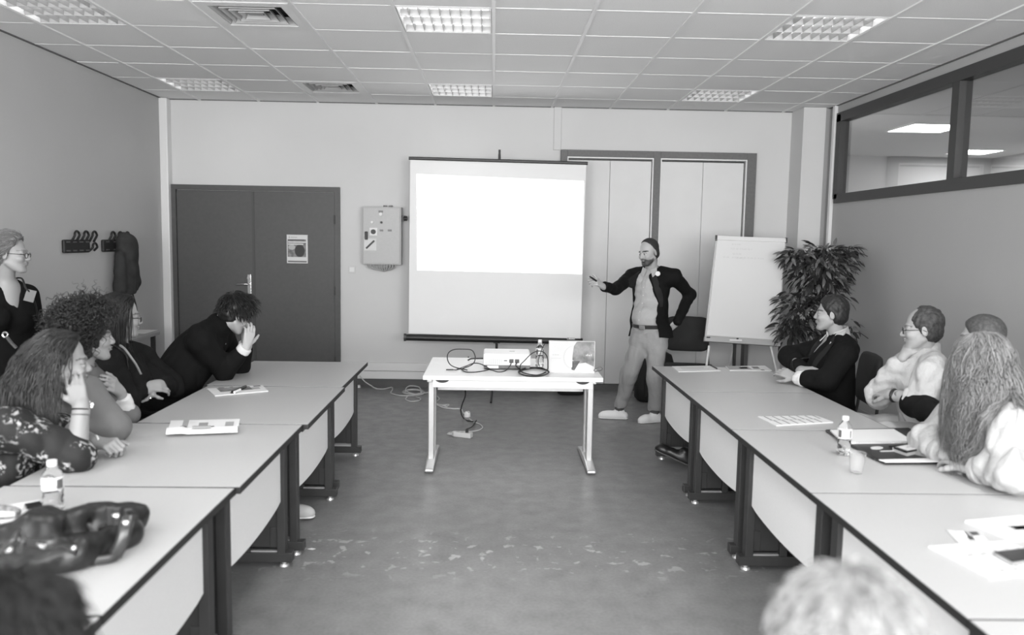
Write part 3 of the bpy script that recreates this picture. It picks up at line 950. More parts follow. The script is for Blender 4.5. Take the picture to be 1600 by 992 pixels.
for u0, u1, v in ((1143, 1157, 381), (1141, 1174, 388), (1144, 1158, 396), (1129, 1136, 401.5), (1143, 1191, 401.5), (1150, 1163, 402.5)):
    ink = MB()
    u = u0
    while u < u1:
        du = rng.uniform(2, 5)
        k = (v - 369) / (526 - 369)
        p0 = TL.lerp(BL, k).lerp(TR.lerp(BR, k), (u - (1119 - 17.5 * k)) / (109 + 5.5 * k)) + nrm * .0140
        h = rng.uniform(.010, .02)
        zig = [p0 + ux * (t * du * .0062) - uz * (h * (t * 4 % 2 - .5)) for t in (0, .25, .5, .75, 1)]
        for z_a, z_b in zip(zig[:-1], zig[1:]):
            ink.quad(z_a, z_b, z_b + uz * .003, z_a + uz * .003)
        u += du + rng.uniform(.4, 2)
    ink.build('handwriting', mat('faint_ink', .42, .8), pad)
mx = (BL + BR) / 2
MB().bb(mx.x - .055, mx.x - .03, 7.84, 7.87, .08, .95).bb(mx.x + .02, mx.x + .05, 7.84, 7.87, .08, .95).build('column', blackmet_m, fc)
MB().bb(mx.x - .03, mx.x + .02, 7.85, 7.868, .08, .95).build('column_core', mat('column_grey', .2, .4), fc)
MB().bb(mx.x - .05, mx.x + .05, 7.87, 7.90, .70, .95).build('bracket', dark_m, fc)
for a, b in ((at(1108, 540, 7.80), Vector((2.02, 7.62, .012))), (at(1204, 540, 7.80), Vector((2.88, 7.62, .012))), (Vector((mx.x, 7.86, 1.0)), Vector((mx.x, 8.35, .012)))):
    MB().tube([a, b], .011, 8).build('leg', white_m, fc)
MB().bb(mx.x - .3, mx.x + .3, 7.79, 7.86, .03, .06).bb(mx.x - .06, mx.x + .06, 7.6, 8.1, .005, .05).build('base', dark_m, fc)

# ------------------------------------------------------------------ wall fittings on the left
def rack(y0, y1, z0, z1, loops, label):
    r = thing('coat_rack', label, 'coat rack', (LEFTX, (y0 + y1) / 2, z0), group='black coat racks on the left wall')
    MB().bb(LEFTX, LEFTX + .03, y0, y1, z0, z1).build('backplate', rubber_m, r, bevel=.012)
    for y, top in loops:
        zt = z1 + .075 if top else z0 + .085
        zb = z1 - .02 if top else z0 + .015
        loop = [(LEFTX + .02, y - .04, zb)] + [(LEFTX + .05, y - .04 * math.cos(t), zt - .04 + .04 * math.sin(t)) for t in np.linspace(0, math.pi, 9)] + [(LEFTX + .02, y + .04, zb)]
        MB().tube(catmull(loop, 3), .010, 8).build('hook', black_m, r, smooth=True)
    for k in range(4):
        y = y0 + (k + .5) * (y1 - y0) / 4
        for z in (z0 + .02, z1 - .02):
            MB().bb(LEFTX + .028, LEFTX + .0345, y - .03, y + .03, z - .006, z + .006).build('hook_slot', mat('rack_grey', .10, .3), r)
    return r


rack(6.96, 7.40, 1.53, 1.645, [(7.13, 1), (7.29, 1), (7.44, 1), (7.44, 0)], 'black plastic coat rack on the left wall, the empty one')
rack(7.65, 8.25, 1.53, 1.645, [(7.80, 1), (7.95, 1), (8.10, 1)], 'black plastic coat rack on the left wall, a dark jacket hanging on it')
r = thing('wall_socket', 'small pale socket low on the right wall between two chairs', 'socket', onx(1328, 612, RIGHTX - .01))
q = wloc(r)
MB().bb(RIGHTX - .03, RIGHTX, q.y - .06, q.y + .06, q.z - .04, q.z + .04).build('box', white_m, r, bevel=.004)
MB().bb(RIGHTX - .033, RIGHTX - .029, q.y - .02, q.y + .02, q.z - .02, q.z + .02).build('face', mat('slot_grey', .45, .5), r)
q = onz(250, 518, TT)
st = thing('side_table', 'narrow grey side table against the left wall near the corner', 'table', (-3.5, 7.5, 0))
MB().bb(LEFTX + .005, q.x, 6.7, q.y, TT - .03, TT).build('tabletop', mat('side_top', .3, .5), st, bevel=.002)
for x in (LEFTX + .05, q.x - .05):
    for y in (6.75, q.y - .05):
        MB().bb(x - .018, x + .018, y - .018, y + .018, 0, TT - .03).build('leg', dark_m, st)
a = onz(226, 517, TT + .003)
sh = tag(MB().prism([(a.x - .12, a.y - .2, TT + .001), (a.x + .09, a.y - .2, TT + .001), (a.x + .09, a.y + .1, TT + .001), (a.x - .12, a.y + .1, TT + .001)], (0, 0, .004)).build('paper_sheet', paper_m), 'white sheet on the narrow side table by the left wall', 'paper')

# ------------------------------------------------------------------ papers and small things on the tables
def sheet(name, label, cat, px4, m=None, t=.004, group=None, z=TT, prints=()):
    """px4: four pixels of the outline on the table, prints: (u0,u1,v0,v1,material) in sheet coordinates"""
    c4 = [onz(u, v, z) for u, v in px4]
    cen = sum(c4, Vector()) / 4
    r = thing(name, label, cat, (cen.x, cen.y, z), group=group)
    MB().prism([p + Vector((0, 0, .0008)) for p in c4], (0, 0, t)).build('pages', m or paper_m, r)
    f = lambda a, b: c4[0].lerp(c4[1], a).lerp(c4[3].lerp(c4[2], a), b) + Vector((0, 0, t + .0012))
    for nm, ml, lst in prints:
        b = MB()
        for (a0, a1, b0, b1) in lst:
            b.prism([f(a0, b0), f(a1, b0), f(a1, b1), f(a0, b1)], (0, 0, .0003))
        b.build(nm, ml, r)
    return r, f


s1, f1 = sheet('printed_sheet', 'white printed sheet with a pen on its right edge, far end of the right row', 'paper', [(1050, 573), (1114, 572), (1126, 580), (1060, 581.5)],
               prints=[('text_lines', print2_m, [(.15, .8, .2, .25), (.15, .7, .4, .45), (.15, .8, .6, .65)])])
pe = thing('pen', 'dark pen lying on the right edge of the white printed sheet', 'pen', f1(.93, .3))
MB().cyl(f1(.935, .12) + Vector((0, 0, .006)), f1(.955, .75) + Vector((0, 0, .006)), .005).build('barrel', black_m, pe)
MB().cyl(f1(.935, .12) + Vector((0, 0, .006)), f1(.933, .0) + Vector((0, 0, .006)), .007).build('cap', black_m, pe)
sheet('leaflet', 'grey picture leaflet near the blazer man, far end of the right row', 'paper', [(1133, 573), (1195, 572), (1207, 580), (1140, 579.5)],
      prints=[('picture', print2_m, [(.02, .55, .05, .8)]), ('picture', mat('print_dark2', .18, .7), [(.3, .5, .3, .6), (.62, .78, .2, .6), (.75, .83, .8, .98)])])
rows = [(.08 + .14 * k, .10 + .14 * k, .05, .48) for k in range(7)] + [(.1 + .14 * k, .12 + .14 * k, .52, .96) for k in range(6)]
s2_, f2 = sheet('ruled_sheet', 'ruled white list on the second right table, in front of the folder', 'paper', [(1184, 652), (1275, 650.5), (1302, 661), (1213, 666)], t=.006,
                prints=[('ruled_lines', print_m, rows), ('ruled_edges', print2_m, [(.05, .95, .49, .515), (.05, .95, .0, .02)])])
# magazine with a pen, left row
s3, f3 = sheet('magazine', 'picture magazine with a dark pen on it, on the second left table', 'magazine', [(323, 608.5), (410, 603), (419, 612), (336, 619.5)], t=.006,
               prints=[('cover_picture', mat('print_mid', .22, .7, noise=(14, .4)), [(.16, .75, .08, .62)]), ('cover_print', print_m, [(.2, .3, .02, .12), (.4, .46, .02, .1), (.82, .95, .05, .2), (.3, .42, .78, .96)]), ('cover_patch', print2_m, [(.55, .9, .3, .6)])])
pe = thing('pen', 'dark pen with white end lying across the picture magazine', 'pen', f3(.5, .6))
MB().cyl(f3(.33, .92) + Vector((0, 0, .008)), f3(.66, .28) + Vector((0, 0, .008)), .009).build('barrel', black_m, pe)
MB().cyl(f3(.36, .98) + Vector((0, 0, .008)), f3(.50, .75) + Vector((0, 0, .010)), .008).build('clip', white_m, pe)
# folded newspaper (curved sheet)
npz = thing('newspaper', 'folded newspaper with curled front edge on the left row', 'newspaper', onz(318, 670, TT))
L0, L1, N0, N1 = onz(267, 658, TT), onz(375, 655.5, TT), onz(259, 683, TT), onz(371, 679.5, TT)
nn = 10
vs, fs = [], []
for k in range(nn + 1):
    t = k / nn
    h = .004 + .028 * math.exp(-((t - .84) / .18) ** 2)
    for e, (pa, pb) in enumerate(((L0, N0), (L0.lerp(L1, .2), N0.lerp(N1, .22)), (L0.lerp(L1, .28), N0.lerp(N1, .3)), (L1, N1))):
        q = pa.lerp(pb, t) + Vector((0, 0, h * (1 + .15 * math.sin(e * 2.1))))
        vs.append(q)
cols = 4
vt = vs + [v_ - Vector((0, 0, .0035)) for v_ in vs]
o_ = len(vs)
gp = MB()
for k in range(nn):
    for e in range(cols - 1):
        i = k * cols + e
        fs.append((i, i + 1, i + cols + 1, i + cols))
ff = fs + [tuple(i + o_ for i in q) for q in fs]
for k in range(nn):
    for e in (0, cols - 1):
        i = k * cols + e
        ff.append((i, i + cols, i + cols + o_, i + o_))
for k in (0, nn):
    for e in range(cols - 1):
        i = k * cols + e
        ff.append((i, i + 1, i + 1 + o_, i + o_))
MB().add(vt, ff).build('pages', mat('newsprint', .74, .8, .2), npz)


def npatch(a0, a1, t0, t1, nm, m):
    b = MB()
    for k in range(6):
        for_a, for_b = t0 + (t1 - t0) * k / 6, t0 + (t1 - t0) * (k + 1) / 6
        g = lambda a, t: L0.lerp(L1, a).lerp(N0.lerp(N1, a), t) + Vector((0, 0, (.004 + .028 * math.exp(-((t - .84) / .18) ** 2)) * 1.15 + .0012))
        b.quad(g(a0, for_a), g(a1, for_a), g(a1, for_b), g(a0, for_b))
    b.build(nm, m, npz)


npatch(.185, .265, .02, .8, 'dark_column', print2_m)
npatch(.42, .55, .22, .42, 'printed_emblem', mat('news_grey', .3, .7))
npatch(.80, .92, .2, .55, 'printed_box', print2_m)
npatch(.40, .66, .62, .72, 'printed_headline', print2_m)
npatch(.36, .62, .82, .92, 'printed_headline', print2_m)

# black folder with spiral pad, phone, pen: right row
fo = thing('folder', 'open black zip folder lying under the spiral pad and the tablet', 'folder', onz(1400, 700, TT))
leather = mat('folder_leather', .014, .4, bump=(300, .2, .002))
MB().prism([onz(1289, 675, TT) + Vector((0, 0, .001)), onz(1420, 672, TT) + Vector((0, 0, .001)), onz(1503, 726, TT) + Vector((0, 0, .001)), onz(1382, 726.5, TT) + Vector((0, 0, .001)), onz(1360, 717, TT) + Vector((0, 0, .001))], (0, 0, .014)).build('cover', leather, fo, bevel=.006)
MB().prism([onz(1373, 719, TT + .015), onz(1492, 716, TT + .015), onz(1499, 722, TT + .015), onz(1384, 722.5, TT + .015)], (0, 0, .004)).build('paper_edge', paper_m, fo)
MB().prism([onz(1370 + 10 * math.cos(t), 700 + 2.2 * math.sin(t), TT + .0155) for t in np.linspace(0, 2 * math.pi, 17)[:-1]], (0, 0, .002)).build('disc_pocket', mat('disc_pale', .6, .3), fo)
MB().cyl(onz(1375, 705, TT + .019), onz(1405, 704.5, TT + .019), .004).build('clasp', silver_m, fo)
z1 = TT + .0155
nb, fn = sheet('spiral_pad', 'white spiral pad lying open on the black folder', 'notebook', [(1297, 674), (1396, 672.5), (1430, 693), (1318, 694)], t=.008, z=z1,
               prints=[('faint_lines', mat('faint_line', .62, .8), [(.1, .9, .1 + .1 * k, .105 + .1 * k) for k in range(7)])])
for k in range(26):
    q = fn(.18 + .031 * k, 1.0)
    MB().tube([q + Vector((.0, .008 * math.cos(t), -.004 + .008 * math.sin(t))) for t in np.linspace(-.4, math.pi + .4, 7)], .0018, 5).build('spiral_ring', silver_m, nb)
pn = thing('pen', 'dark pen lying along the spiral binding on the folder', 'pen', onz(1400, 697, z1 + .01))
MB().cyl(onz(1390, 697.5, z1 + .006), onz(1421, 696.5, z1 + .006), .0055).build('barrel', black_m, pn)
MB().cyl(onz(1421, 696.5, z1 + .006), onz(1428, 696, z1 + .006), .0045).build('tip', silver_m, pn)
z2 = z1
bk, _f = sheet('pocket_diary', 'thick pale edged diary on the black folder, under the phone', 'book', [(1394, 705), (1436, 696), (1456, 704), (1417, 713)], t=.018, z=z2, m=mat('diary_edge', .4, .6))
z3 = z2 + .0195
ph, fp = sheet('smartphone', 'smartphone with lit pale screen on top of the diary', 'phone', [(1396, 701), (1437, 694), (1453, 701), (1416, 708)], t=.008, z=z3, m=mat('phone_black', .012, .2),
               prints=[('display', mat('display_pale', .62, .25), [(.08, .92, .06, .94)]), ('display_print', print2_m, [(.3, .6, .35, .45), (.4, .7, .6, .7)])])
# plastic cup
cq = onz(1338, 739, TT)
cu_ = thing('plastic_cup', 'translucent white plastic cup beside the water bottle on the right row', 'cup', (cq.x, cq.y, TT))
cup_m = clear('cup_plastic', .95, .15, 1.15, .93)
MB().lathe((cq.x, cq.y, TT), [(.001, .002), (.024, .001), (.025, .004), (.035, .088), (.0365, .088), (.0365, .091), (.033, .0905), (.0325, .085), (.0235, .006), (.001, .005)], 28).build('cup', cup_m, cu_, smooth='auto')
# papers at the lower right
sheet('list_sheets', 'stack of ruled white lists under the phone, lower right', 'paper', [(1450, 856), (1570, 848), (1680, 890), (1545, 904)], t=.007,
      prints=[('ruled_lines', mat('rule_grey', .25, .7), [(.12 + .16 * k, .135 + .16 * k, .04, .46) for k in range(6)] + [(.14 + .16 * k, .155 + .16 * k, .52, .95) for k in range(5)]), ('row_marks', print2_m, [(.2 + .16 * k, .26 + .16 * k, .36, .42) for k in range(4)] + [(.2 + .16 * k, .26 + .16 * k, .86, .92) for k in range(4)])])
zz = TT + .009
ph2, _f = sheet('smartphone', 'dark smartphone lying on the ruled lists at the lower right', 'phone', [(1551, 867), (1602, 861), (1630, 876), (1581, 884)], t=.010, z=zz, m=mat('phone_silver', .5, .3, metal=.8),
                prints=[('display', mat('display_dark', .012, .25), [(.02, .98, .02, .98)])])
po_, _f = sheet('card_pouch', 'clear plastic pouch holding small cards, beside the ruled lists', 'pouch', [(1478, 829), (1530, 831), (1546, 848), (1497, 850)], t=.003, m=mat('pouch_grey', .62, .15),
                prints=[('card', white_m, [(.30, .55, .1, .6), (.62, .95, .55, .9)]), ('card', mat('card_dark', .06, .5), [(.45, .62, .5, .8), (.65, .9, .1, .4)]), ('card', print2_m, [(.5, .72, .1, .5)])])
sp2, fs2 = sheet('spiral_pad', 'closed white spiral pad at the right edge of the view', 'notebook', [(1507, 817), (1595, 809), (1660, 842), (1571, 843)], t=.010,
                 prints=[('cover_print', print2_m, [(.4, .8, .45, .7)]), ('cover_print', mat('print_paler', .68, .7), [(.45, .75, .5, .65)])])
for k in range(12):
    q = fs2(.98 - .0 * k, .99) + (fs2(1.0, 1.0) - fs2(0, 1.0)) * (-.04 * k)
    MB().tube([q + Vector((.0, .007 * math.cos(t), -.003 + .007 * math.sin(t))) for t in np.linspace(-.4, math.pi + .4, 7)], .0016, 5).build('spiral_ring', MATS['rule_grey'], sp2)
# things behind the handbag, left edge
sheet('paper_pile', 'pile of white papers sticking out behind the black handbag', 'paper', [(-30, 800), (62, 785), (70, 800), (-30, 822)], t=.010)
ph3, _f = sheet('smartphone', 'dark smartphone on the white papers behind the handbag', 'phone', [(38, 791), (62, 786.5), (66, 791), (42, 796)], t=.009, z=TT + .012, m=MATS['phone_black'])
gp_ = onz(12, 803, TT + .03)
pu = thing('pencil_pouch', 'patterned pencil pouch with white band at the left edge, behind the handbag', 'pouch', (gp_.x, gp_.y, TT + .011))
MB().sph((gp_.x - .02, gp_.y, TT + .036), (.065, .03, .024), 16, 10).build('pouch', mat('pouch_pattern', .2, .5, noise=(60, .8)), pu, smooth=True)
MB().tube([(gp_.x - .06, gp_.y - .028, TT + .040), (gp_.x, gp_.y - .031, TT + .040), (gp_.x + .04, gp_.y - .024, TT + .038)], .009, 8).build('band', white_m, pu, smooth=True)
sheet('tissue_pack', 'small pale tissue pack in front of the patterned pouch', 'tissue pack', [(-6, 811), (26, 808), (33, 814), (2, 819)], t=.014, z=TT + .0)

# black backpacks on the floor by the cupboard
def backpack(c, sx, sy, sz, label, nm):
    r = thing(nm, label, 'bag', c)
    c = Vector(c)
    m = mat('bag_fabric', .010, .7, bump=(60, .3, .004))
    S = MB()
    prof = [(0, .0), (.85, .0), (1, .06), (1.03, .35), (.98, .7), (.8, .92), (.4, 1.0), (0, 1.0)]
    n = 24
    vs, fs = [], []
    for k, (q, h) in enumerate(prof):
        for i in range(n):
            t = 2 * math.pi * i / n
            a, b = math.cos(t), math.sin(t)
            e = .55
            vs.append(c + Vector((sx / 2 * q * math.copysign(abs(a) ** e, a), sy / 2 * q * math.copysign(abs(b) ** e, b), sz * h)))
    for k in range(len(prof) - 1):
        for i in range(n):
            fs.append((k * n + i, k * n + (i + 1) % n, (k + 1) * n + (i + 1) % n, (k + 1) * n + i))
    MB().add(vs, fs).build('bag_body', m, r, smooth=True)
    MB().bb(c.x - sx * .32, c.x + sx * .32, c.y - sy * .62, c.y - sy * .45, c.z + sz * .1, c.z + sz * .5).build('front_pocket', m, r, bevel=.02)
    MB().tube(catmull([c + Vector((-.05, 0, sz * .98)), c + Vector((-.03, 0, sz + .04)), c + Vector((.03, 0, sz + .04)), c + Vector((.05, 0, sz * .98))], 4), .009, 6).build('handle', rubber_m, r, smooth=True)
    return r


backpack((.885, 8.87, 0), .30, .22, .22, 'low black bag on the floor behind the right end of the projector table', 'shoulder_bag')
backpack((1.76, 8.55, 0), .42, .26, .55, 'black backpack on the floor seen between the presenter\'s legs', 'backpack')


# ------------------------------------------------------------------ stacking chairs
def make_chair():
    r = thing('stacking_chair', '', 'chair')
    fab = mat('chair_fabric', .016, .8, bump=(180, .3, .002))
    st = MB()
    n = 20

    def pad(w_, d_, t, f, e=.35):
        vs, fs = [], []
        for k, (q, h) in enumerate(((.0, -.5), (.9, -.5), (1, -.15), (1, .15), (.93, .45), (.0, .5))):
            for i in range(n):
                a = 2 * math.pi * i / n
                x, y = math.cos(a), math.sin(a)
                vs.append(f(w_ / 2 * q * math.copysign(abs(x) ** e, x), d_ / 2 * q * math.copysign(abs(y) ** e, y), t * h))
        for k in range(5):
            for i in range(n):
                fs.append((k * n + i, k * n + (i + 1) % n, (k + 1) * n + (i + 1) % n, (k + 1) * n + i))
        return MB().add(vs, fs)
    pad(.47, .44, .06, lambda x, y, z: Vector((x, y + .01, .445 + z - .02 * max(0, (y / .22)) ** 2))).build('seat', fab, r, smooth=True)
    pad(.45, .36, .045, lambda x, y, z: Vector((x, -.225 - .10 * (y + .1) + z * -1 + .5 * x * x, .77 + y))).build('backrest', fab, r, smooth=True)
    for s in (-1, 1):
        MB().tube([(s * .225, .20, .43), (s * .235, .235, .0)], .011, 8).build('leg', dark_m, r)
        MB().tube([(s * .225, -.17, .43), (s * .235, -.25, .0)], .011, 8).build('leg', dark_m, r)
        MB().tube(catmull([(s * .225, .20, .425), (s * .228, -.10, .425), (s * .225, -.20, .47), (s * .215, -.225, .62), (s * .2, -.245, .80)], 4), .011, 8).build('side_tube', dark_m, r)
    MB().tube([(-.225, .19, .415), (.225, .19, .415)], .009, 8).tube([(-.225, -.15, .415), (.225, -.15, .415)], .009, 8).build('cross_tube', dark_m, r)
    return r


ch0 = make_chair()
CHAIRS = []


def chair(x, y, rz, label):
    o = ch0 if not CHAIRS else copy_tree(ch0)
    CHAIRS.append(o)
    o.location = (x, y, 0)
    o.rotation_euler = (0, 0, rz)
    tag(o, label, 'chair', 'black stacking chairs')


chair(1.98, 8.0, math.pi - .15, 'empty black padded chair between the presenter and the flip chart')

# ------------------------------------------------------------------ potted plant in the corner
PL = Vector((3.22, 7.75, 0))
pf = thing('potted_plant', 'tall leafy potted plant in the right corner behind the blazer man', 'plant', PL)
MB().lathe(PL, [(.0, .0), (.13, .0), (.17, .30), (.18, .30), (.18, .33), (.16, .33), (.155, .29), (0, .29)], 24).build('pot', mat('pot_grey', .2, .6), pf, smooth='auto')
MB().cyl(PL + Vector((0, 0, .27)), PL + Vector((0, 0, .295)), .155).build('soil', mat('soil', .03, .95), pf)
rng = np.random.default_rng(11)
YP = 7.75
clumps = [(at(1283, 418, YP), .32, .20, 330), (at(1250, 402, YP), .16, .08, 70), (at(1300, 405, YP), .28, .12, 130), (at(1290, 460, YP), .24, .18, 200), (at(1247, 485, YP), .22, .20, 240), (at(1240, 515, YP - .05), .19, .12, 130), (at(1330, 520, YP), .10, .12, 70), (at(1325, 395, YP), .11, .08, 45), (at(1236, 400, YP), .09, .07, 30), (at(1280, 515, YP), .2, .1, 90)]
br = MB()
top = PL + Vector((0.05, 0, 1.45))
br.tube(catmull([PL + Vector((0, 0, .28)), PL + Vector((.03, .02, .7)), PL + Vector((-.01, 0, 1.1)), top], 6), [.022 - .0006 * i for i in range(19)], 8)
for c, r_, h_, n_ in clumps:
    st = PL + Vector((0, 0, max(.5, c.z - .35)))
    br.tube(catmull([st, st.lerp(c, .5) + Vector((0, 0, .06)), c], 4), [.012 - .0011 * i for i in range(9)], 6)
    for k in range(5):
        e = c + Vector((rng.normal(0, r_ * .6), rng.normal(0, r_ * .6), rng.normal(0, h_ * .6)))
        br.tube([c, c.lerp(e, .5) + Vector((0, 0, .03)), e], .004, 5)
br.build('stems', mat('bark', .05, .8), pf)
leaf_m = mat('leaf_green_grey', .035, .38, .5, noise=(9, .5))
leaf_n = mat('leaf_pale_edge', .17, .35, .5, noise=(9, .4))


def leaf_geo(L, W_):
    prof = [(0, .0), (.18, .7), (.42, 1.0), (.7, .72), (.9, .28), (1, .0)]
    vs, fs = [], []
    for t, w_ in prof:
        dz = -.28 * L * t * t
        vs += [(-w_ * W_ / 2, t * L, dz + .14 * W_ * w_), (0, t * L, dz), (w_ * W_ / 2, t * L, dz + .14 * W_ * w_)]
    for k in range(len(prof) - 1):
        for e in (0, 1):
            i = 3 * k + e
            fs.append((i, i + 1, i + 4, i + 3))
    return vs, fs


lmesh = []
for L, W_ in ((.11, .034), (.085, .028), (.13, .036)):
    for mm in (leaf_m, leaf_n):
        v_, f_ = leaf_geo(L, W_)
        o = MB().add(v_, f_).build('leaf', mm, None, smooth=True)
        lmesh.append(o.data)
        bpy.data.objects.remove(o)
cand = []
for c, r_, h_, n_ in clumps:
    for k in range(n_):
        d = rng.normal(0, 1, 3)
        d /= np.linalg.norm(d)
        rad = rng.uniform(.35, 1) ** .5
        q = c + Vector((d[0] * r_ * rad, d[1] * r_ * .8 * rad, d[2] * h_ * 1.2 * rad))
        if q.x > RIGHTX - .11 or q.y > 8.6:
            continue
        out = Vector((d[0], d[1], d[2] * .4 - .35 + rng.uniform(-.3, .3))).normalized()
        cand.append((q, out, rng.uniform(-.8, .8), int(rng.integers(0, 3)) * 2 + (1 if rng.uniform() < .30 else 0)))
cand.sort(key=lambda t: t[0].y)
restv = {0: MB(), 1: MB()}
for k, (q, out, roll, mi) in enumerate(cand):
    R3 = out.to_track_quat('Y', 'Z').to_matrix() @ Matrix.Rotation(roll, 3, 'Y')
    if k < 280:
        o = bpy.data.objects.new('leaf', lmesh[mi])
        COL.objects.link(o)
        o.parent = pf
        o.location = q - PL
        o.rotation_euler = R3.to_euler()
    else:
        v_, f_ = leaf_geo(.11, .034)
        restv[mi % 2].add([R3 @ Vector(p_) + q for p_ in v_], f_)
for k, nm in ((0, 'inner_foliage'), (1, 'pale_inner_foliage')):
    restv[k].build(nm, (leaf_m, leaf_n)[k], pf, smooth=True)['kind'] = 'stuff'


# ------------------------------------------------------------------ people: smooth bodies from distance fields
class SDF:
    def __init__(s):
        s.ops = []
        s.noise = None

    def add(s, f, lo, hi, k=.02, op='u'):
        s.ops.append((f, np.array(lo, float), np.array(hi, float), k, op))
        return s

    def cone(s, a, b, ra, rb=None, k=.02, flat=None, op='u'):
        """round cone a-b; flat=(axis, factor) squashes the section along an axis"""
        rb = ra if rb is None else rb
        a, b = np.array(a, float), np.array(b, float)
        v = b - a
        L2 = max(float(v @ v), 1e-9)
        fx = None
        if flat is not None:
            ax = np.array(Vector(flat[0]).normalized())
            fx = (ax, flat[1])

        def f(P):
            Q = P - a
            t = np.clip((Q @ v) / L2, 0, 1)
            Q = Q - t[..., None] * v
            if fx is not None:
                h = Q @ fx[0]
                Q = Q + (h * (1 / fx[1] - 1))[..., None] * fx[0]
                return (np.sqrt((Q * Q).sum(-1)) - (ra + (rb - ra) * t)) * min(1, (1 + fx[1]) / 2)
            return np.sqrt((Q * Q).sum(-1)) - (ra + (rb - ra) * t)
        m = max(ra, rb)
        return s.add(f, np.minimum(a, b) - m, np.maximum(a, b) + m, k, op)

    def ell(s, c, r, R=None, k=.02, op='u'):
        c, r = np.array(c, float), np.array(r, float)
        R = np.eye(3) if R is None else np.array(R)

        def f(P):
            Q = (P - c) @ R
            k0 = np.sqrt(((Q / r) ** 2).sum(-1))
            k1 = np.sqrt(((Q / r ** 2) ** 2).sum(-1)) + 1e-9
            return k0 * (k0 - 1) / k1
        e = np.abs(R) @ r
        return s.add(f, c - e, c + e, k, op)

    def plane(s, p, n, k=.004):
        """keep what lies behind the plane (against n)"""
        p, n = np.array(p, float), np.array(Vector(n).normalized())
        return s.add(lambda P: (P - p) @ n, [-1e9] * 3, [1e9] * 3, k, 'i')

    def wrinkle(s, amp, freq, seed=0):
        s.noise = (amp, freq, seed)
        return s

    def mesh(s, h):
        lo = np.min([o[1] for o in s.ops if o[4] == 'u'], 0) - 3 * h - .01
        hi = np.max([o[2] for o in s.ops if o[4] == 'u'], 0) + 3 * h + .01
        n = np.ceil((hi - lo) / h).astype(int) + 1
        D = np.full(n, 1.0, np.float32)
        ax = [lo[i] + h * np.arange(n[i]) for i in range(3)]
        for f, a, b, k, op in s.ops:
            pad = k + 2.5 * h
            i0 = np.clip(np.floor((a - pad - lo) / h), 0, n - 1).astype(int)
            i1 = np.clip(np.ceil((b + pad - lo) / h) + 1, 1, n).astype(int)
            if (i1 <= i0).any():
                continue
            sl = tuple(slice(i0[i], i1[i]) for i in range(3))
            G = np.stack(np.meshgrid(*[ax[i][sl[i]] for i in range(3)], indexing='ij'), -1)
            d = f(G).astype(np.float32)
            E = D[sl]
            if op == 'u':
                q = np.maximum(k - np.abs(E - d), 0)
                D[sl] = np.minimum(E, d) - q * q / (4 * k)
            else:
                if op == 's':
                    d = -d
                q = np.maximum(k - np.abs(E - d), 0)
                D[sl] = np.maximum(E, d) + q * q / (4 * k)
        if s.noise:
            amp, fr, sd = s.noise
            r = np.random.default_rng(sd)
            near = np.argwhere(np.abs(D) < 6 * h + 2 * amp)
            P = lo + near * h
            w = np.zeros(len(P))
            for o in range(5):
                kv = r.normal(0, 1, 3)
                kv *= fr * (1.0 + .45 * o) / np.linalg.norm(kv)
                kv2 = r.normal(0, 1, 3) * fr * .3
                w += (1.1 - 1.9 * np.abs(np.sin(.5 * (P @ kv) + r.uniform(0, 6) + 1.2 * np.sin(P @ kv2)))) / (1 + .3 * o)
            D[near[:, 0], near[:, 1], near[:, 2]] += (amp * w * .5).astype(np.float32)
        s.grid = (D, lo, h)
        return surface_nets(D, lo, h)


def surface_nets(D, lo, h):
    n = np.array(D.shape)
    S = D < 0
    c = n - 1
    cnt = np.zeros(c, np.int8)
    for x in (0, 1):
        for y in (0, 1):
            for z in (0, 1):
                cnt += S[x:x + c[0], y:y + c[1], z:z + c[2]]
    cells = np.argwhere((cnt > 0) & (cnt < 8))
    if len(cells) == 0:
        return np.zeros((0, 3)), np.zeros((0, 4), int)
    cid = np.full(c, -1, np.int32)
    cid[cells[:, 0], cells[:, 1], cells[:, 2]] = np.arange(len(cells))
    corner = {}
    for x in (0, 1):
        for y in (0, 1):
            for z in (0, 1):
                corner[(x, y, z)] = D[cells[:, 0] + x, cells[:, 1] + y, cells[:, 2] + z].astype(float)
    acc, num = np.zeros((len(cells), 3)), np.zeros(len(cells))
    for a in corner:
        for ax in range(3):
            if a[ax] == 0:
                b = list(a)
                b[ax] = 1
                d0, d1 = corner[a], corner[tuple(b)]
                m = (d0 < 0) != (d1 < 0)
                t = np.where(m, d0 / np.where(m, d0 - d1, 1), 0)
                p = np.tile(np.array(a, float), (len(cells), 1))
                p[:, ax] += t
                acc += p * m[:, None]
                num += m
    V = lo + h * (cells + acc / num[:, None])
    quads = []
    for ax in range(3):
        u, v = (ax + 1) % 3, (ax + 2) % 3
        sl0, sl1 = [slice(None)] * 3, [slice(None)] * 3
        sl0[ax], sl1[ax] = slice(0, n[ax] - 1), slice(1, n[ax])
        A, B = S[tuple(sl0)], S[tuple(sl1)]
        e = np.argwhere(A != B)
        e = e[(e[:, u] > 0) & (e[:, v] > 0) & (e[:, u] < n[u] - 1) & (e[:, v] < n[v] - 1)]
        if not len(e):
            continue
        ins = A[e[:, 0], e[:, 1], e[:, 2]]
        q = []
        for du, dv in ((1, 1), (0, 1), (0, 0), (1, 0)):
            g = e.copy()
            g[:, u] -= du
            g[:, v] -= dv
            q.append(cid[g[:, 0], g[:, 1], g[:, 2]])
        q = np.stack(q, 1)
        q[~ins] = q[~ins][:, ::-1]
        quads.append(q)
    F = np.concatenate(quads)
    return V, F[(F >= 0).all(1)]


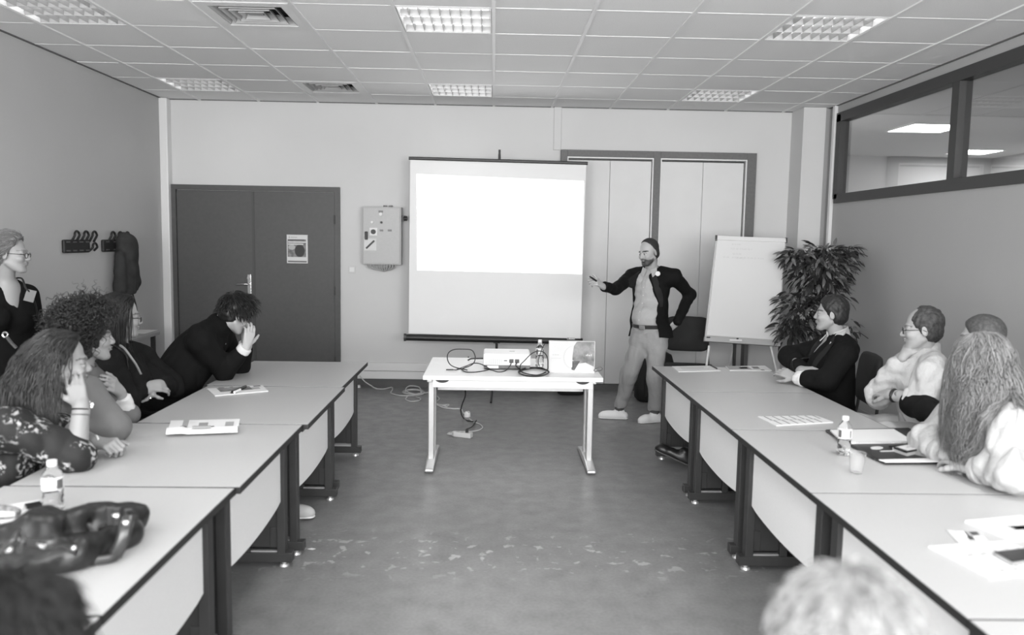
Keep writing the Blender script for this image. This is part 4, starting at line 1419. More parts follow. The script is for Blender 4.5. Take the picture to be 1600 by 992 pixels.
def relax(V, F, it=1, lam=.5):
    for _ in range(it):
        acc, num = np.zeros_like(V), np.zeros(len(V))
        for a, b in ((0, 1), (1, 2), (2, 3), (3, 0)):
            np.add.at(acc, F[:, a], V[F[:, b]])
            np.add.at(acc, F[:, b], V[F[:, a]])
            np.add.at(num, F[:, a], 1)
            np.add.at(num, F[:, b], 1)
        V = V + lam * (acc / np.maximum(num, 1)[:, None] - V)
    return V


def npmesh(name, V, F, m, parent, tint=None, smooth=True):
    off = np.array(wloc(parent)) if parent is not None else np.zeros(3)
    me = bpy.data.meshes.new(name)
    k = F.shape[1]
    me.vertices.add(len(V))
    me.vertices.foreach_set('co', (V - off).astype(np.float32).ravel())
    me.loops.add(F.size)
    me.loops.foreach_set('vertex_index', F.astype(np.int32).ravel())
    me.polygons.add(len(F))
    me.polygons.foreach_set('loop_start', np.arange(0, F.size, k, dtype=np.int32))
    me.polygons.foreach_set('loop_total', np.full(len(F), k, np.int32))
    me.update(calc_edges=True)
    me.validate()
    if smooth:
        me.shade_smooth()
    if tint is not None:
        a = me.attributes.new('tint', 'FLOAT_COLOR', 'POINT')
        t = np.ones((len(V), 4), np.float32)
        t[:, :3] = np.asarray(tint)[:, None]
        a.data.foreach_set('color', t.ravel())
    me.materials.append(m)
    o = bpy.data.objects.new(name, me)
    COL.objects.link(o)
    if parent is not None:
        o.parent = parent
    return o


def sobj(sdf, h, name, m, parent, tintf=None, it=1):
    V, F = sdf.mesh(h)
    if it:
        V = relax(V, F, it)
    return npmesh(name, V, F, m, parent, None if tintf is None else tintf(V))


def N3(v):
    return np.array(v, float)


class Head:
    def __init__(s, c, fwd, up=(0, 0, 1), scale=1.0):
        s.c = N3(c)
        f = Vector(fwd).normalized()
        u = Vector(up)
        r = f.cross(u).normalized()
        u = r.cross(f).normalized()
        s.R = np.stack([N3(r), N3(f), N3(u)], 1)       # columns: right, forward, up
        s.s = scale

    def w(s, x, y, z):
        return s.c + s.R @ (np.array((x, y, z)) * s.s)

    def loc(s, V):
        return ((V - s.c) @ s.R) / s.s

    def e(s, sdf, c, r, k=.015, op='u', rot=None):
        R = s.R if rot is None else s.R @ np.array(rot)
        sdf.ell(s.w(*c), np.array(r) * s.s, R, k * s.s, op)

    def cn(s, sdf, a, b, ra, rb, k=.012, op='u', flat=None):
        sdf.cone(s.w(*a), s.w(*b), ra * s.s, rb * s.s, k * s.s, flat, op)

    def prims(s, S, jaw=1.0, nose=1.0):
        s.e(S, (0, -.018, .045), (.074, .093, .083))
        s.e(S, (0, .028, -.02), (.062 * jaw, .060, .082), .02)
        s.e(S, (0, .040, -.066), (.047 * jaw, .045, .038), .02)
        s.e(S, (0, .072, -.098), (.024 * jaw, .022, .018), .02)
        for q in (-1, 1):
            s.cn(S, (q * .052 * jaw, -.004, -.05), (q * .024, .06, -.094), .018, .018, .02)
            s.e(S, (q * .040, .060, -.024), (.024, .026, .022), .018)
        s.e(S, (0, .078, .024), (.050, .014, .012), .014)
        for q in (-1, 1):
            s.e(S, (q * .031, .098, .002), (.020, .020, .0125), .014, 's')
            s.e(S, (q * .031, .0735, .0), (.0135, .0145, .0135), .004)
        s.cn(S, (0, .085, .012), (0, .104 + .006 * (nose - 1), -.024), .0085, .0125 * nose, .012)
        for q in (-1, 1):
            s.e(S, (q * .012, .095, -.028), (.0085, .011, .0085), .007)
        s.e(S, (0, .092, -.049), (.023, .012, .0055), .006)
        s.e(S, (0, .090, -.061), (.020, .012, .006), .006)
        s.e(S, (0, .103, -.0548), (.022, .010, .0016), .003, 's')
        for q in (-1, 1):
            rot = Matrix.Rotation(q * -.35, 3, 'Z') @ Matrix.Rotation(-.15, 3, 'X')
            s.e(S, (q * .077, -.012, -.004), (.007, .019, .031), .006, 'u', rot)
            s.e(S, (q * .085, -.008, -.002), (.005, .010, .019), .005, 's', rot)

    def tint(s, V, brow=.25, lip=.62, beard=None, eyes=True, cap=None):
        L = s.loc(V)
        x, y, z = L[:, 0], L[:, 1], L[:, 2]
        t = np.ones(len(V))
        near = (np.abs(x) < .12) & (np.abs(y) < .14) & (np.abs(z) < .16)
        ax = np.abs(x)
        zb = .0255 + .004 * np.sin(np.clip((ax - .012) / .04, 0, 1) * math.pi)
        m = near & (y > .045) & (np.abs(z - zb) < .0048 - .05 * np.maximum(ax - .03, 0)) & (ax > .012) & (ax < .055)
        t[m] = brow
        m = near & (y > .07) & (np.abs(z + .055) < .0115 * np.sqrt(np.clip(1 - (x / .027) ** 2, 0, 1)))
        t[m] = lip
        if eyes:
            m = near & (y > .055) & (np.abs(z) < .0062 * np.sqrt(np.clip(1 - ((ax - .031) / .0135) ** 2, 0, 1))) & (ax < .045) & (ax > .017)
            t[m] = 1.12
            m2 = near & (y > .055) & (np.hypot(ax - .031, z) < .0062)
            t[m2] = .12
            m3 = near & (y > .05) & (np.abs(z - .0065) < .0018) & (np.abs(ax - .031) < .016)
            t[m3] = .3
        if beard:
            jawz = -.035 - .012 * np.clip((ax - .028) / .02, 0, 1) + .45 * np.maximum(0, .035 - y)
            m = near & (z < jawz) & (z > -.125) & (y > .0) & ~((np.abs(z + .056) < .0065) & (ax < .019) & (y > .08))
            w = np.clip((jawz - z) / .014, 0, 1) * np.clip((y - .0) / .02, 0, 1)
            t = np.where(m, t * (1 - w) + beard * w, t)
        if cap:
            t = cap(L, t)
        return t

    def eyes(s, parent):
        return

    def cap(s, S, grow=.009, front=.07, nape=-.075, k=.014):
        """short hair: scalp shell ending at a hairline plane (forehead to sideburn) and at the nape"""
        s.e(S, (0, -.02, .047), (.074 + grow, .093 + grow, .084 + grow))
        s.e(S, (0, -.045, -.015), (.068 + grow * .7, .062 + grow * .8, .065), .02)
        n = s.R @ np.array((0, .105, -.056))
        S.plane(s.w(0, front, .088), n, k)
        for q in (-1, 1):
            s.e(S, (q * .090, -.008, -.030), (.030, .026, .042), .006, 's')
        S.plane(s.w(0, 0, nape), -s.R[:, 2] + .35 * s.R[:, 1], .01)


def hand(S, wrist, d, n, side, curl=(.3, .35, .4, .45), thumb=(.6, .3), spread=.06, s=1.0, k=.004):
    """five fingered hand: d along the palm, n out of its back, side=+1/-1 puts the thumb along d x n"""
    w, d, n = Vector(wrist), Vector(d).normalized(), Vector(n)
    n = (n - d * n.dot(d)).normalized()
    t = d.cross(n) * side
    offs = (.029, .0095, -.0095, -.028)
    Ls = (.090, .094, .089, .080)
    seg = ((.043, .026, .021), (.047, .030, .022), (.043, .028, .021), (.034, .021, .019))
    S.cone(w - d * .02 * s, w + d * .03 * s, .027 * s, .026 * s, .015, flat=(n, .72))
    for i in range(4):
        kn = w + (d * Ls[i] + t * offs[i]) * s
        S.cone(w + (d * .012 + t * offs[i] * .55) * s, kn, .0150 * s, .0112 * s, .010)
        p, a = kn, 0.0
        dirn = (d + t * (offs[i] / .03) * spread)
        for j in range(3):
            a += curl[i] * (1.0 if j else .8)
            q = p + (dirn * math.cos(a) - n * math.sin(a)).normalized() * seg[i][j] * s
            r0 = (.0095, .0085, .0078)[j] * s
            S.cone(p, q, r0, r0 * .92, k if j == 0 else .004)
            p = q
    b = w + (d * .022 + t * .022 - n * .004) * s
    td = (d * .72 + t * .62 - n * thumb[1]).normalized()
    p = b
    for j, (L, r) in enumerate(((.042, .0145), (.033, .0115), (.027, .0095))):
        q = p + td * L * s
        S.cone(p, q, r * s, r * .88 * s, .008)
        p = q
        td = (td + (d * .6 - t * .6) * thumb[0] * .6 - n * thumb[1] * .3).normalized()


class Figure:
    """joints in room coordinates; builds the clothes and the one continuous skin"""

    def __init__(s, root, pelvis, chest, neck, shL, shR, fwd, girth=1.0, bust=0.0, belly=0.0):
        s.root = root
        s.P, s.C, s.N, s.L, s.R_ = (Vector(q) for q in (pelvis, chest, neck, shL, shR))
        s.f = Vector(fwd).normalized()
        s.g, s.bust, s.belly = girth, bust, belly

    def torso(s, S, grow=0.0, low=0.0, k=.05):
        g, f = s.g, s.f
        fl = (f, .70)
        up = (s.C - s.P).normalized()
        wst = s.P.lerp(s.C, .5) - f * .005
        lat = (s.L - s.R_).normalized()
        S.cone(s.P - up * low, wst, .165 * g + grow, .148 * g + grow, k, fl)
        S.cone(wst, s.C, .148 * g + grow, .160 * g + grow, k, fl)
        a, b = s.L.lerp(s.C, .22), s.R_.lerp(s.C, .22)
        S.cone(a, b, .062 * g + grow, .062 * g + grow, k)
        S.cone(s.C, s.N - (s.N - s.C).normalized() * .06, .145 * g + grow, .085 * g + grow, k, fl)
        S.cone(s.N - Vector((0, 0, .025)), s.L, .050 + grow, .050 * g + grow, .03)
        S.cone(s.N - Vector((0, 0, .025)), s.R_, .050 + grow, .050 * g + grow, .03)
        if s.bust:
            for q in (-1, 1):
                S.ell(s.C + f * .085 * g + lat * q * .075 - up * .02, (.075 + grow,) * 3, None, .04)
        if s.belly:
            S.ell(s.P.lerp(s.C, .3) + f * s.belly, (.14 + grow, .14 + grow, .14 + grow), None, .06)

    def sleeve(s, S, sh, el, wr, r=(.068, .052, .042), grow=0.0, end=1.0, k=.03):
        sh, el, wr = Vector(sh), Vector(el), Vector(wr)
        re = r[1] + (r[2] - r[1]) * end + grow
        e = el.lerp(wr, end) - (wr - el).normalized() * min(re * .8, (wr - el).length * end * .9)
        S.cone(sh, el, r[0] + grow, r[1] + grow, k)
        if end > 0:
            S.cone(el, e, r[1] + grow, r[1] + (r[2] - r[1]) * end + grow, k)

    def skin_core(s, S, head, arms, thin=.10):
        fl = (s.f, .7)
        S.cone(s.P.lerp(s.C, .25), s.C, thin, thin, .03, fl)
        S.cone(s.C, s.N, thin * .9, .055, .04, fl)
        S.cone(s.N - Vector((0, 0, .02)), head.w(0, -.022, -.055), .056 * s.g ** .5, .050 * s.g ** .5, .03)
        for sh, el, wr in arms:
            sh, el, wr = Vector(sh), Vector(el), Vector(wr)
            S.cone(s.N - Vector((0, 0, .045)), sh, .045, .040, .03)
            S.cone(sh, el, .040, .034, .02)
            S.cone(el, wr, .036, .025, .015)

    def legs(s, hips, knees, ankles, m, h=.011, grow=0.0, r=(.092, .068, .055), name='trousers', seat=True):
        S = SDF()
        up = (s.C - s.P).normalized()
        if seat:
            S.cone(s.P + (s.L - s.R_).normalized() * .06, s.P - (s.L - s.R_).normalized() * .06, .118 * s.g + grow, .118 * s.g + grow, .05)
        for a, b, c in zip(hips, knees, ankles):
            S.cone(a, b, r[0] * s.g + grow, r[1] + grow, .05)
            S.cone(b, c, r[1] + grow, r[2] + grow, .03)
        S.wrinkle(.006, 26, 3)
        return sobj(S, h, name, m, s.root)

    def seated_legs(s, fwd, m, spread=.10, shoe_m=None, reach=.0, seat_z=.47):
        """thighs forward from the seat, shins down to shoes on the floor"""
        f = Vector((fwd[0], fwd[1], 0)).normalized()
        lat = Vector((-f.y, f.x, 0))
        H, K, A = [], [], []
        for q in (1, -1):
            h = Vector((s.P.x, s.P.y, seat_z + .10)) + lat * q * .09
            kn = Vector((s.P.x, s.P.y, seat_z + .065)) + lat * q * (.09 + spread * .5) + f * .44
            an = Vector((s.P.x, s.P.y, .10)) + lat * q * (.09 + spread * .6) + f * (.40 + reach)
            H.append(h)
            K.append(kn)
            A.append(an)
        s.legs(H, K, A, m, .013)
        for a in A:
            shoe(s.root, a, f, shoe_m or rubber_m)


def shoe(root, ankle, f, m, sole=None, h=.008, name='shoe', L=.19, up=None):
    a = Vector(ankle)
    f = Vector(f).normalized()
    u = Vector((0, 0, 1)) if up is None else Vector(up)
    b = a - u * (.10 - .034)
    S = SDF()
    S.cone(b - f * .045, b + f * (L - .06), .036, .034, .03)
    S.cone(b + f * (L - .08), b + f * (L - .035) - u * .008, .036, .027, .03)
    S.cone(b - f * .03, a - u * .015, .038, .043, .03)
    S.cone(b + f * .02, b + f * .09 + u * .012, .036, .030, .03)
    S.plane(b - u * .026, -u)
    o = sobj(S, h, name, m, root)
    T_ = SDF()
    T_.cone(b - f * .045 - u * .026, b + f * (L - .045) - u * .026, .042, .038, .02, flat=(u, .3))
    T_.plane(b - u * .0335, -u)
    sobj(T_, h * .8, 'sole', sole or m, o, it=0)
    if name == 'sneaker':
        lt = f.cross(u).normalized()
        for i in range(4):
            c = b + f * (.020 + .022 * i) + u * (.052 - .0095 * i)
            MB().tube([c - lt * .026 - u * .012, c + u * .002, c + lt * .026 - u * .012], .0038, 6).build('lace', mat('lace_white', .7, .7), o)
        MB().tube([b - f * .055 + u * .02, b - f * .052 + u * .05], .012, 6, flat=(lt, 1.8)).build('heel_tab', mat('heel_grey', .3, .6), o)
    return o


def sample(grid, P):
    D, lo, h = grid
    q = (P - lo) / h
    q = np.clip(q, 0, np.array(D.shape) - 1.001)
    i = q.astype(int)
    f = q - i
    v = np.zeros(len(P))
    for x in (0, 1):
        for y in (0, 1):
            for z in (0, 1):
                w_ = (f[:, 0] if x else 1 - f[:, 0]) * (f[:, 1] if y else 1 - f[:, 1]) * (f[:, 2] if z else 1 - f[:, 2])
                v += w_ * D[i[:, 0] + x, i[:, 1] + y, i[:, 2] + z]
    out = ((P < lo) | (P > lo + h * (np.array(D.shape) - 1))).any(1)
    v[out] = 1
    return v


def push(grid, P, margin):
    for _ in range(3):
        d = sample(grid, P)
        m = d < margin
        if not m.any():
            break
        Q = P[m]
        e = grid[2]
        g = np.stack([sample(grid, Q + np.eye(3)[a] * e) - sample(grid, Q - np.eye(3)[a] * e) for a in range(3)], 1)
        g /= np.linalg.norm(g, axis=1)[:, None] + 1e-9
        P[m] = Q + g * np.minimum((margin - d)[m], .03)[:, None]
    return P


def drape(grid, pts, d, off=.004):
    """move points along d until they rest on the surface of a distance grid"""
    P = np.array([tuple(p) for p in pts], float)
    d = np.array(Vector(d).normalized())
    for _ in range(160):
        far = sample(grid, P) > off
        if not far.any():
            break
        P[far] += d * .003
    return P


def draped_sheet(name, grid, rows, d, m, parent, off=.005, th=.004):
    """rows: list of equally long point rows laid on the surface, with thickness"""
    n, c = len(rows), len(rows[0])
    P = drape(grid, [p for r in rows for p in r], d, off)
    d = np.array(Vector(d).normalized())
    V = np.concatenate([P, P + d * th])
    F = []
    o = n * c
    for i in range(n - 1):
        for j in range(c - 1):
            a, b, e, f = i * c + j, i * c + j + 1, (i + 1) * c + j + 1, (i + 1) * c + j
            F += [(a, b, e, f), (o + f, o + e, o + b, o + a)]
    for i in range(n - 1):
        for j in (0, c - 1):
            F.append((i * c + j, (i + 1) * c + j, o + (i + 1) * c + j, o + i * c + j))
    for j in range(c - 1):
        for i in (0, n - 1):
            F.append((i * c + j, i * c + j + 1, o + i * c + j + 1, o + i * c + j))
    return MB().add([Vector(v) for v in V], F).build(name, m, parent, smooth='auto')


def strands(roots, dirs, n, step, colliders, grav=.3, wave=(0, 0), curl=None, r=.0022, taper=.3, seed=0, keep=.72, drift=None, part=None, rad_jit=.4, lenjit=.35, fields=(), sweep=None, margin=.004, spread=.008):
    """hair locks: simulated chains that fall and slide over the colliders -> (V, F)"""
    rg = np.random.default_rng(seed)
    p = np.array(roots, float)
    d = np.array(dirs, float)
    d /= np.linalg.norm(d, axis=1)[:, None]
    M = len(p)
    ph = rg.uniform(0, 6.28, M)
    fr = rg.uniform(.7, 1.3, M)
    sl = 1 - rg.uniform(0, lenjit, M)
    mrg = margin + rg.uniform(0, 1, M) ** 2 * spread
    path = [p.copy()]
    side = np.cross(d, [0, 0, 1.0]) + 1e-6
    side /= np.linalg.norm(side, axis=1)[:, None]
    for k in range(n):
        g = np.array([0, 0, -1.0]) * grav
        d = d * keep + g + (0 if drift is None else np.array(drift))
        if sweep is not None:
            d = d + np.array(sweep) * math.exp(-k / 2.5)
        d += rg.normal(0, .03, d.shape)
        d /= np.linalg.norm(d, axis=1)[:, None]
        q = p + d * (step * sl)[:, None]
        for (c, rr, R) in colliders:
            Q = (q - c) @ R
            kk = np.sqrt(((Q / rr) ** 2).sum(1))
            inside = kk < 1
            if inside.any():
                q[inside] = c + (Q[inside] / kk[inside][:, None]) @ R.T
        for gr in fields:
            q = push(gr, q, margin + (mrg - margin) * min(1, k / (.6 * n)))
        d = q - p
        d /= np.linalg.norm(d, axis=1)[:, None] + 1e-9
        p = q
        path.append(p.copy())
    path = np.array(path)                                   # n+1, M, 3
    if wave[0]:
        for k in range(1, n + 1):
            a = wave[0] * min(1, k / 4)
            path[k] += side * (a * np.sin(ph + fr * wave[1] * k))[:, None]
            path[k, :, 2] += a * .4 * np.cos(ph * 2 + fr * wave[1] * k)
    if curl:
        R_, turns = curl
        tang = np.gradient(path, axis=0)
        tang /= np.linalg.norm(tang, axis=2)[..., None] + 1e-9
        u = np.cross(tang, np.array([.3, .2, .9]))
        u /= np.linalg.norm(u, axis=2)[..., None] + 1e-9
        v = np.cross(tang, u)
        for k in range(n + 1):
            a = ph + turns * fr * k
            path[k] += R_ * min(1, k / 3) * (u[k] * np.cos(a)[:, None] + v[k] * np.sin(a)[:, None])
    tang = np.gradient(path, axis=0)
    tang /= np.linalg.norm(tang, axis=2)[..., None] + 1e-9
    u = np.cross(tang, np.array([.13, .37, .92]))
    u /= np.linalg.norm(u, axis=2)[..., None] + 1e-9
    v = np.cross(tang, u)
    rad = r * (1 + rg.uniform(-rad_jit, rad_jit, M))
    K = 3
    V = np.zeros((n + 1, M, K, 3))
    for k in range(n + 1):
        t = k / n
        rr = rad * (1 - (1 - taper) * max(0, (t - .5) * 2)) * (1 if k else .6)
        for j in range(K):
            a = 2 * math.pi * j / K
            V[k, :, j] = path[k] + rr[:, None] * (u[k] * math.cos(a) + v[k] * math.sin(a))
    idx = np.arange((n + 1) * M * K).reshape(n + 1, M, K)
    F = []
    for j in range(K):
        j2 = (j + 1) % K
        F.append(np.stack([idx[:-1, :, j], idx[:-1, :, j2], idx[1:, :, j2], idx[1:, :, j]], -1).reshape(-1, 4))
    tint = np.repeat(np.tile(1 + rg.uniform(-.35, .35, M), (n + 1, 1))[..., None], K, 2).ravel()
    return V.reshape(-1, 3), np.concatenate(F), tint


def scalp(head, n, seed=0, zmin=-.03, face=True, grow=.004, ymax=.075):
    """random roots on the hairy part of the skull with outward directions"""
    rg = np.random.default_rng(seed)
    out = []
    while len(out) < n:
        d = rg.normal(0, 1, 3)
        d /= np.linalg.norm(d)
        q = np.array((0, -.02, .047)) + d * (np.array((.074, .093, .084)) + grow)
        if q[2] < zmin or .105 * (q[1] - ymax) - .056 * (q[2] - .088) > 0:
            continue
        out.append((q, d))
    P = np.array([head.w(*q) for q, _ in out])
    Dn = np.array([head.R @ d for _, d in out])
    return P, Dn


def falling(D, back=None, out=.2, bk=.0):
    """initial lock directions: down along the skull"""
    g = np.tile(np.array([0, 0, -1.0]), (len(D), 1))
    if back is not None:
        g = g - np.array(back) * bk
    t = g - (g * D).sum(1)[:, None] * D
    t /= np.linalg.norm(t, axis=1)[:, None] + 1e-6
    return t + out * D


def hcol(head, c, r):
    return (head.w(*c), np.array(r) * head.s, head.R)


def wcol(c, r):
    return (np.array(c, float), np.array(r, float), np.eye(3))


def glasses(head, root, m, half=False):
    g = MB()
    for q in (-1, 1):
        ring = [head.w(q * .032 + .0235 * math.cos(t), .100 - .10 * (abs(q * .032 + .0235 * math.cos(t)) ** 1.2), -.002 + .0165 * math.sin(t)) for t in np.linspace(0, 2 * math.pi, 19)[:-1]]
        g.tube(ring, .0021, 6, closed=True)
        g.tube([head.w(q * .055, .094, .004), head.w(q * .079, .06, .006), head.w(q * .081, .0, .006), head.w(q * .079, -.022, -.006)], .002, 6)
    g.tube([head.w(-.009, .100, .002), head.w(0, .104, .004), head.w(.009, .100, .002)], .002, 6)
    return g.build('glasses', m, root, smooth=True)


skin_m = tinted('skin', .40, .5, .4)
suit_m = mat('suit_black', .008, .85, .12, bump=(400, .15, .001))

A = at


def person(label, base, group=None):
    return thing('person', label, 'person', base)


def vslab(S, z0, z1):
    S.plane((0, 0, z1), (0, 0, 1))
    S.plane((0, 0, z0), (0, 0, -1))


# ---- the presenter -------------------------------------------------
p1 = person('standing man in dark blazer, pale shirt and light trousers pointing a remote at the screen', (1.42, 7.52, 0))
hd = Head(A(1013.5, 395, 7.5), (-.80, -.56, -.20), (-.10, 0, 1))
fg = Figure(p1, A(1014, 513, 7.55), A(1017, 452, 7.57), A(1019, 421, 7.58), A(1053, 431, 7.45), A(989, 430, 7.68), (-.50, -.86, 0), .92, belly=.05)
rsh, rel, rwr = A(986, 432, 7.66), A(962, 452, 7.38), A(941, 447, 7.13)
lsh, lel, lwr = A(1054, 433, 7.45), A(1078, 460, 7.66), A(1060, 499, 7.44)
S = SDF()
fg.skin_core(S, hd, [(rsh, rel, rwr), (lsh, lel, lwr)])
hd.prims(S, 1.05, 1.1)
hand(S, rwr, A(930, 438, 7.06) - rwr, (.35, -.75, .5), 1, (.75, .85, .9, 1.0), (.3, .2), s=1.0)
hand(S, lwr, (-.55, .25, -.8), (.5, -.8, .1), -1, (.3, .3, .3, .3), s=.95)


sobj(S, .0048, 'body', skin_m, p1, lambda V: hd.tint(V, brow=.10, beard=.13))
S = SDF()
hd.cap(S, .005, .030, -.07, .02)
S.wrinkle(.002, 300, 1)
sobj(S, .0045, 'hair', mat('hair_cropped', .022, .7), p1)
# shirt, collar, belt
lat = (fg.L - fg.R_).normalized()
S = SDF()
fg.torso(S, .0)
S.plane(fg.N + Vector((0, 0, .015)), (.0, -.25, 1))
S.wrinkle(.009, 34, 5)
sh = sobj(S, .008, 'shirt', mat('shirt_pale', .40, .8, bump=(50, .35, .01)), p1)
shg = S.grid
S = SDF()
S.cone(fg.N + Vector((0, 0, -.035)), fg.N + Vector((0, .0, .03)) + fg.f * .01, .072, .064, .02)
S.cone(fg.N + Vector((0, 0, .02)) + fg.f * .02, fg.N + Vector((0, 0, .12)) + fg.f * .03, .052, .052, .008, op='s')
S.cone(fg.N + fg.f * .06 + Vector((0, 0, .05)), fg.N + fg.f * .10 - Vector((0, 0, .07)), .030, .008, .008, op='s')
S.plane(fg.N + Vector((0, 0, .03)) - fg.f * .02, (-.3 * fg.f.x, -.3 * fg.f.y, 1))
sobj(S, .006, 'collar', MATS['shirt_pale'], p1)
for q in (-1, 1):
    c0 = fg.N + fg.f * .095 + lat * q * .035 + Vector((0, 0, -.015))
    MB().prism([c0 + lat * q * .035 + Vector((0, 0, .04)) - fg.f * .03, c0 - lat * q * .018 + Vector((0, 0, .015)), c0 + lat * q * .012 + Vector((0, 0, -.055)) + fg.f * .012, c0 + lat * q * .045 + Vector((0, 0, -.02)) - fg.f * .008], fg.f * .006).build('collar_point', MATS['shirt_pale'], p1)
bz = A(1012, 511, 7.42).z
for nm, g_, dz, m_ in (('belt', .012, .02, mat('belt_leather', .045, .45)),):
    S = SDF()
    fg.torso(S, g_, .12)
    vslab(S, bz - dz, bz + dz)
    bl = sobj(S, .007, nm, m_, p1, it=0)
bc = A(1003, 511.5, 7.40)
MB().box(bc, (.055, .02, .042), Matrix.Rotation(-.45, 3, 'Z')).build('belt_buckle', mat('buckle', .25, .3, metal=.8), bl, bevel=.004)
# blazer
S = SDF()
fg.torso(S, .022, .10)
fg.sleeve(S, rsh, rel, rwr, (.066, .052, .043), .0, .93)
fg.sleeve(S, lsh, lel, lwr, (.068, .055, .046), .0, 1.16)
S.cone(fg.P - Vector((0, 0, .0)) - fg.f * .02, fg.P - Vector((0, 0, .13)) - fg.f * .0, .185, .20, .05, flat=(fg.f, .72))
S.cone(fg.P + lat * .12, fg.P + lat * .15 - Vector((0, 0, .13)), .09, .10, .05)
S.plane(A(1010, 527, 7.45), (.0, -.05, -1))
O, ff_, ll_ = np.array(fg.P), np.array(fg.f), np.array(lat)
zt, zb_ = fg.N.z, fg.P.z


def opening(P):
    x = (P - O) @ ll_
    y = (P - O) @ ff_
    t = np.clip((zt - P[..., 2]) / (zt - zb_), 0, 1.4)
    c = -.035 - .00 * t
    w = .035 + .105 * np.minimum(t * 1.6, 1) + .03 * t
    return np.maximum(np.abs(x - c) - w, .015 - y)


S.add(opening, O - .5, O + np.array((.5, .5, .75)), .012, 's')
hd_up = fg.N + Vector((0, 0, .03))
S.cone(fg.N + Vector((0, 0, -.03)) + fg.f * .02, fg.N + Vector((0, 0, .1)) + fg.f * .03, .074, .08, .01, op='s')
S.wrinkle(.005, 30, 2)
sobj(S, .0085, 'blazer', suit_m, p1)
bzg = S.grid
front = lambda x, z: fg.P + lat * x + fg.f * .20 + Vector((0, 0, z - fg.P.z))
for q in (-1, 1):
    rows = []
    for i in range(13):
        t_ = i / 12 * .62
        z_ = zt - .015 - (zt - zb_) * t_ * .95
        tt_ = (zt - z_) / (zt - zb_)
        w_ = .035 + .105 * min(tt_ * 1.6, 1) + .03 * tt_
        wd_ = .016 + .042 * math.sin(math.pi * min(1, t_ / .62) ** .7) ** .8 - (.012 if i == 5 else 0)
        rows.append([front(max(-.165, min(.165, -.035 + q * (w_ + .010 + wd_ * e))), z_) for e in (0, .5, 1)])
    draped_sheet('lapel', bzg, rows, -fg.f, mat('lapel_black', .012, .7, .25), p1, .004, -.006)
rows = [[front(-.035 + e, zt - .05 - (zt - zb_ - .08) * i / 14) for e in (-.017, 0, .017)] for i in range(15)]
draped_sheet('button_placket', shg, rows, -fg.f, MATS['shirt_pale'], sh, .003, -.003)
for q in drape(shg, [front(-.035, zt - .09 - .075 * i) for i in range(6)], -fg.f, .007):
    MB().sph(q, .006, 8, 6).build('button', mat('button_pale', .6, .4), sh)
pc_ = A(1028, 427.5, 7.36)
MB().cyl(pc_, pc_ + Vector((-.004, -.012, 0)), .022, n=20).build('round_pin', mat('pin_white', .6, .4), p1)
# trousers and shoes
H = [A(1003, 525, 7.6), A(1028, 525, 7.52)]
K = [A(984, 583, 7.52), A(1024, 588, 7.42)]
AN = [A(968, 638, 7.62), A(1023, 643, 7.50)]
tro = mat('trousers_light', .30, .85, bump=(40, .4, .012))
S = SDF()
S.cone(fg.P - Vector((0, 0, .0)), fg.P - Vector((0, 0, .08)), .155, .16, .05, flat=(fg.f, .75))
for a, b, c in zip(H, K, AN):
    S.cone(a, b, .098, .072, .05)
    S.cone(b, c, .071, .058, .03)
    S.cone(b + (a - b) * .05, b - (b - c) * .12, .078, .076, .03)
S.plane((0, 0, bz), (0, 0, 1))
S.plane((0, 0, .115), (0, 0, -1))
S.wrinkle(.010, 30, 8)
sobj(S, .0085, 'trousers', tro, p1)
for q, a in zip((0, 1), AN):
    S = SDF()
    S.cone(Vector(a) + Vector((0, 0, .03)), Vector(a) - Vector((0, 0, .035)), .045, .042, .01)
    sobj(S, .008, 'sock', mat('sock_grey', .09, .9), p1)
snk = mat('sneaker_white', .78, .6)
shoe(p1, (AN[0].x + .0, AN[0].y, .10), (-.90, .10, 0), snk, mat('sneaker_sole', .7, .6), .007, 'sneaker', .21)
shoe(p1, (AN[1].x, AN[1].y, .10), (-.85, -.35, 0), snk, MATS['sneaker_sole'], .007, 'sneaker', .19)
# remote in his hand
rc = thing('remote_control', 'small black presentation remote in the presenter\'s raised hand', 'remote', A(926, 434, 7.02))
a, b = A(932, 439, 7.03), A(921, 431.5, 6.99)
MB().tube([a, a.lerp(b, .5), b], [.011, .012, .008], 8, flat=((0, 0, 1), .7)).build('handset', black_m, rc, smooth='auto')
MB().cyl(b, b + (b - a).normalized() * .006, .004).build('tip', silver_m, rc)

# ---- standing woman at the left edge ------------------------------
p2 = person('standing woman with short grey hair and glasses in a black V-neck dress, left edge', (-3.12, 5.25, 0))
hd = Head(A(17, 397, 5.2), (.93, .22, -.06), (0, 0, 1), 1.0)
fg = Figure(p2, A(0, 590, 5.25), A(8, 490, 5.25), A(8, 441, 5.25), A(40, 459, 5.40), A(-28, 458, 5.12), (.66, -.75, 0), .95, bust=.7)
arms = [(A(42, 460, 5.38), A(57, 530, 5.42), A(50, 590, 5.3)), (A(-30, 462, 5.12), A(-46, 535, 5.1), A(-50, 600, 5.05))]
S = SDF()
fg.skin_core(S, hd, arms)
S.cone(fg.N - Vector((0, 0, .06)), fg.C + fg.f * .05, .085, .085, .04)
hd.prims(S, 1.03, 1.0)
for (_, e_, w_), sd in zip(arms, (-1, 1)):
    hand(S, w_, (w_ - e_), fg.f, sd, (.3, .3, .3, .3))
sobj(S, .0055, 'body', skin_m, p2, lambda V: hd.tint(V, brow=.6) * .75)
S = SDF()
hd.cap(S, .016, .050, -.085, .02)
S.wrinkle(.006, 120, 1)
V, F = S.mesh(.005)
npmesh('hair', V, F, mat('hair_grey', .15, .6, noise=(60, .5), bump=(120, .5, .006)), p2)
hg = S.grid
P_, D_ = scalp(hd, 1000, 3, -.02, grow=.014, ymax=.05)
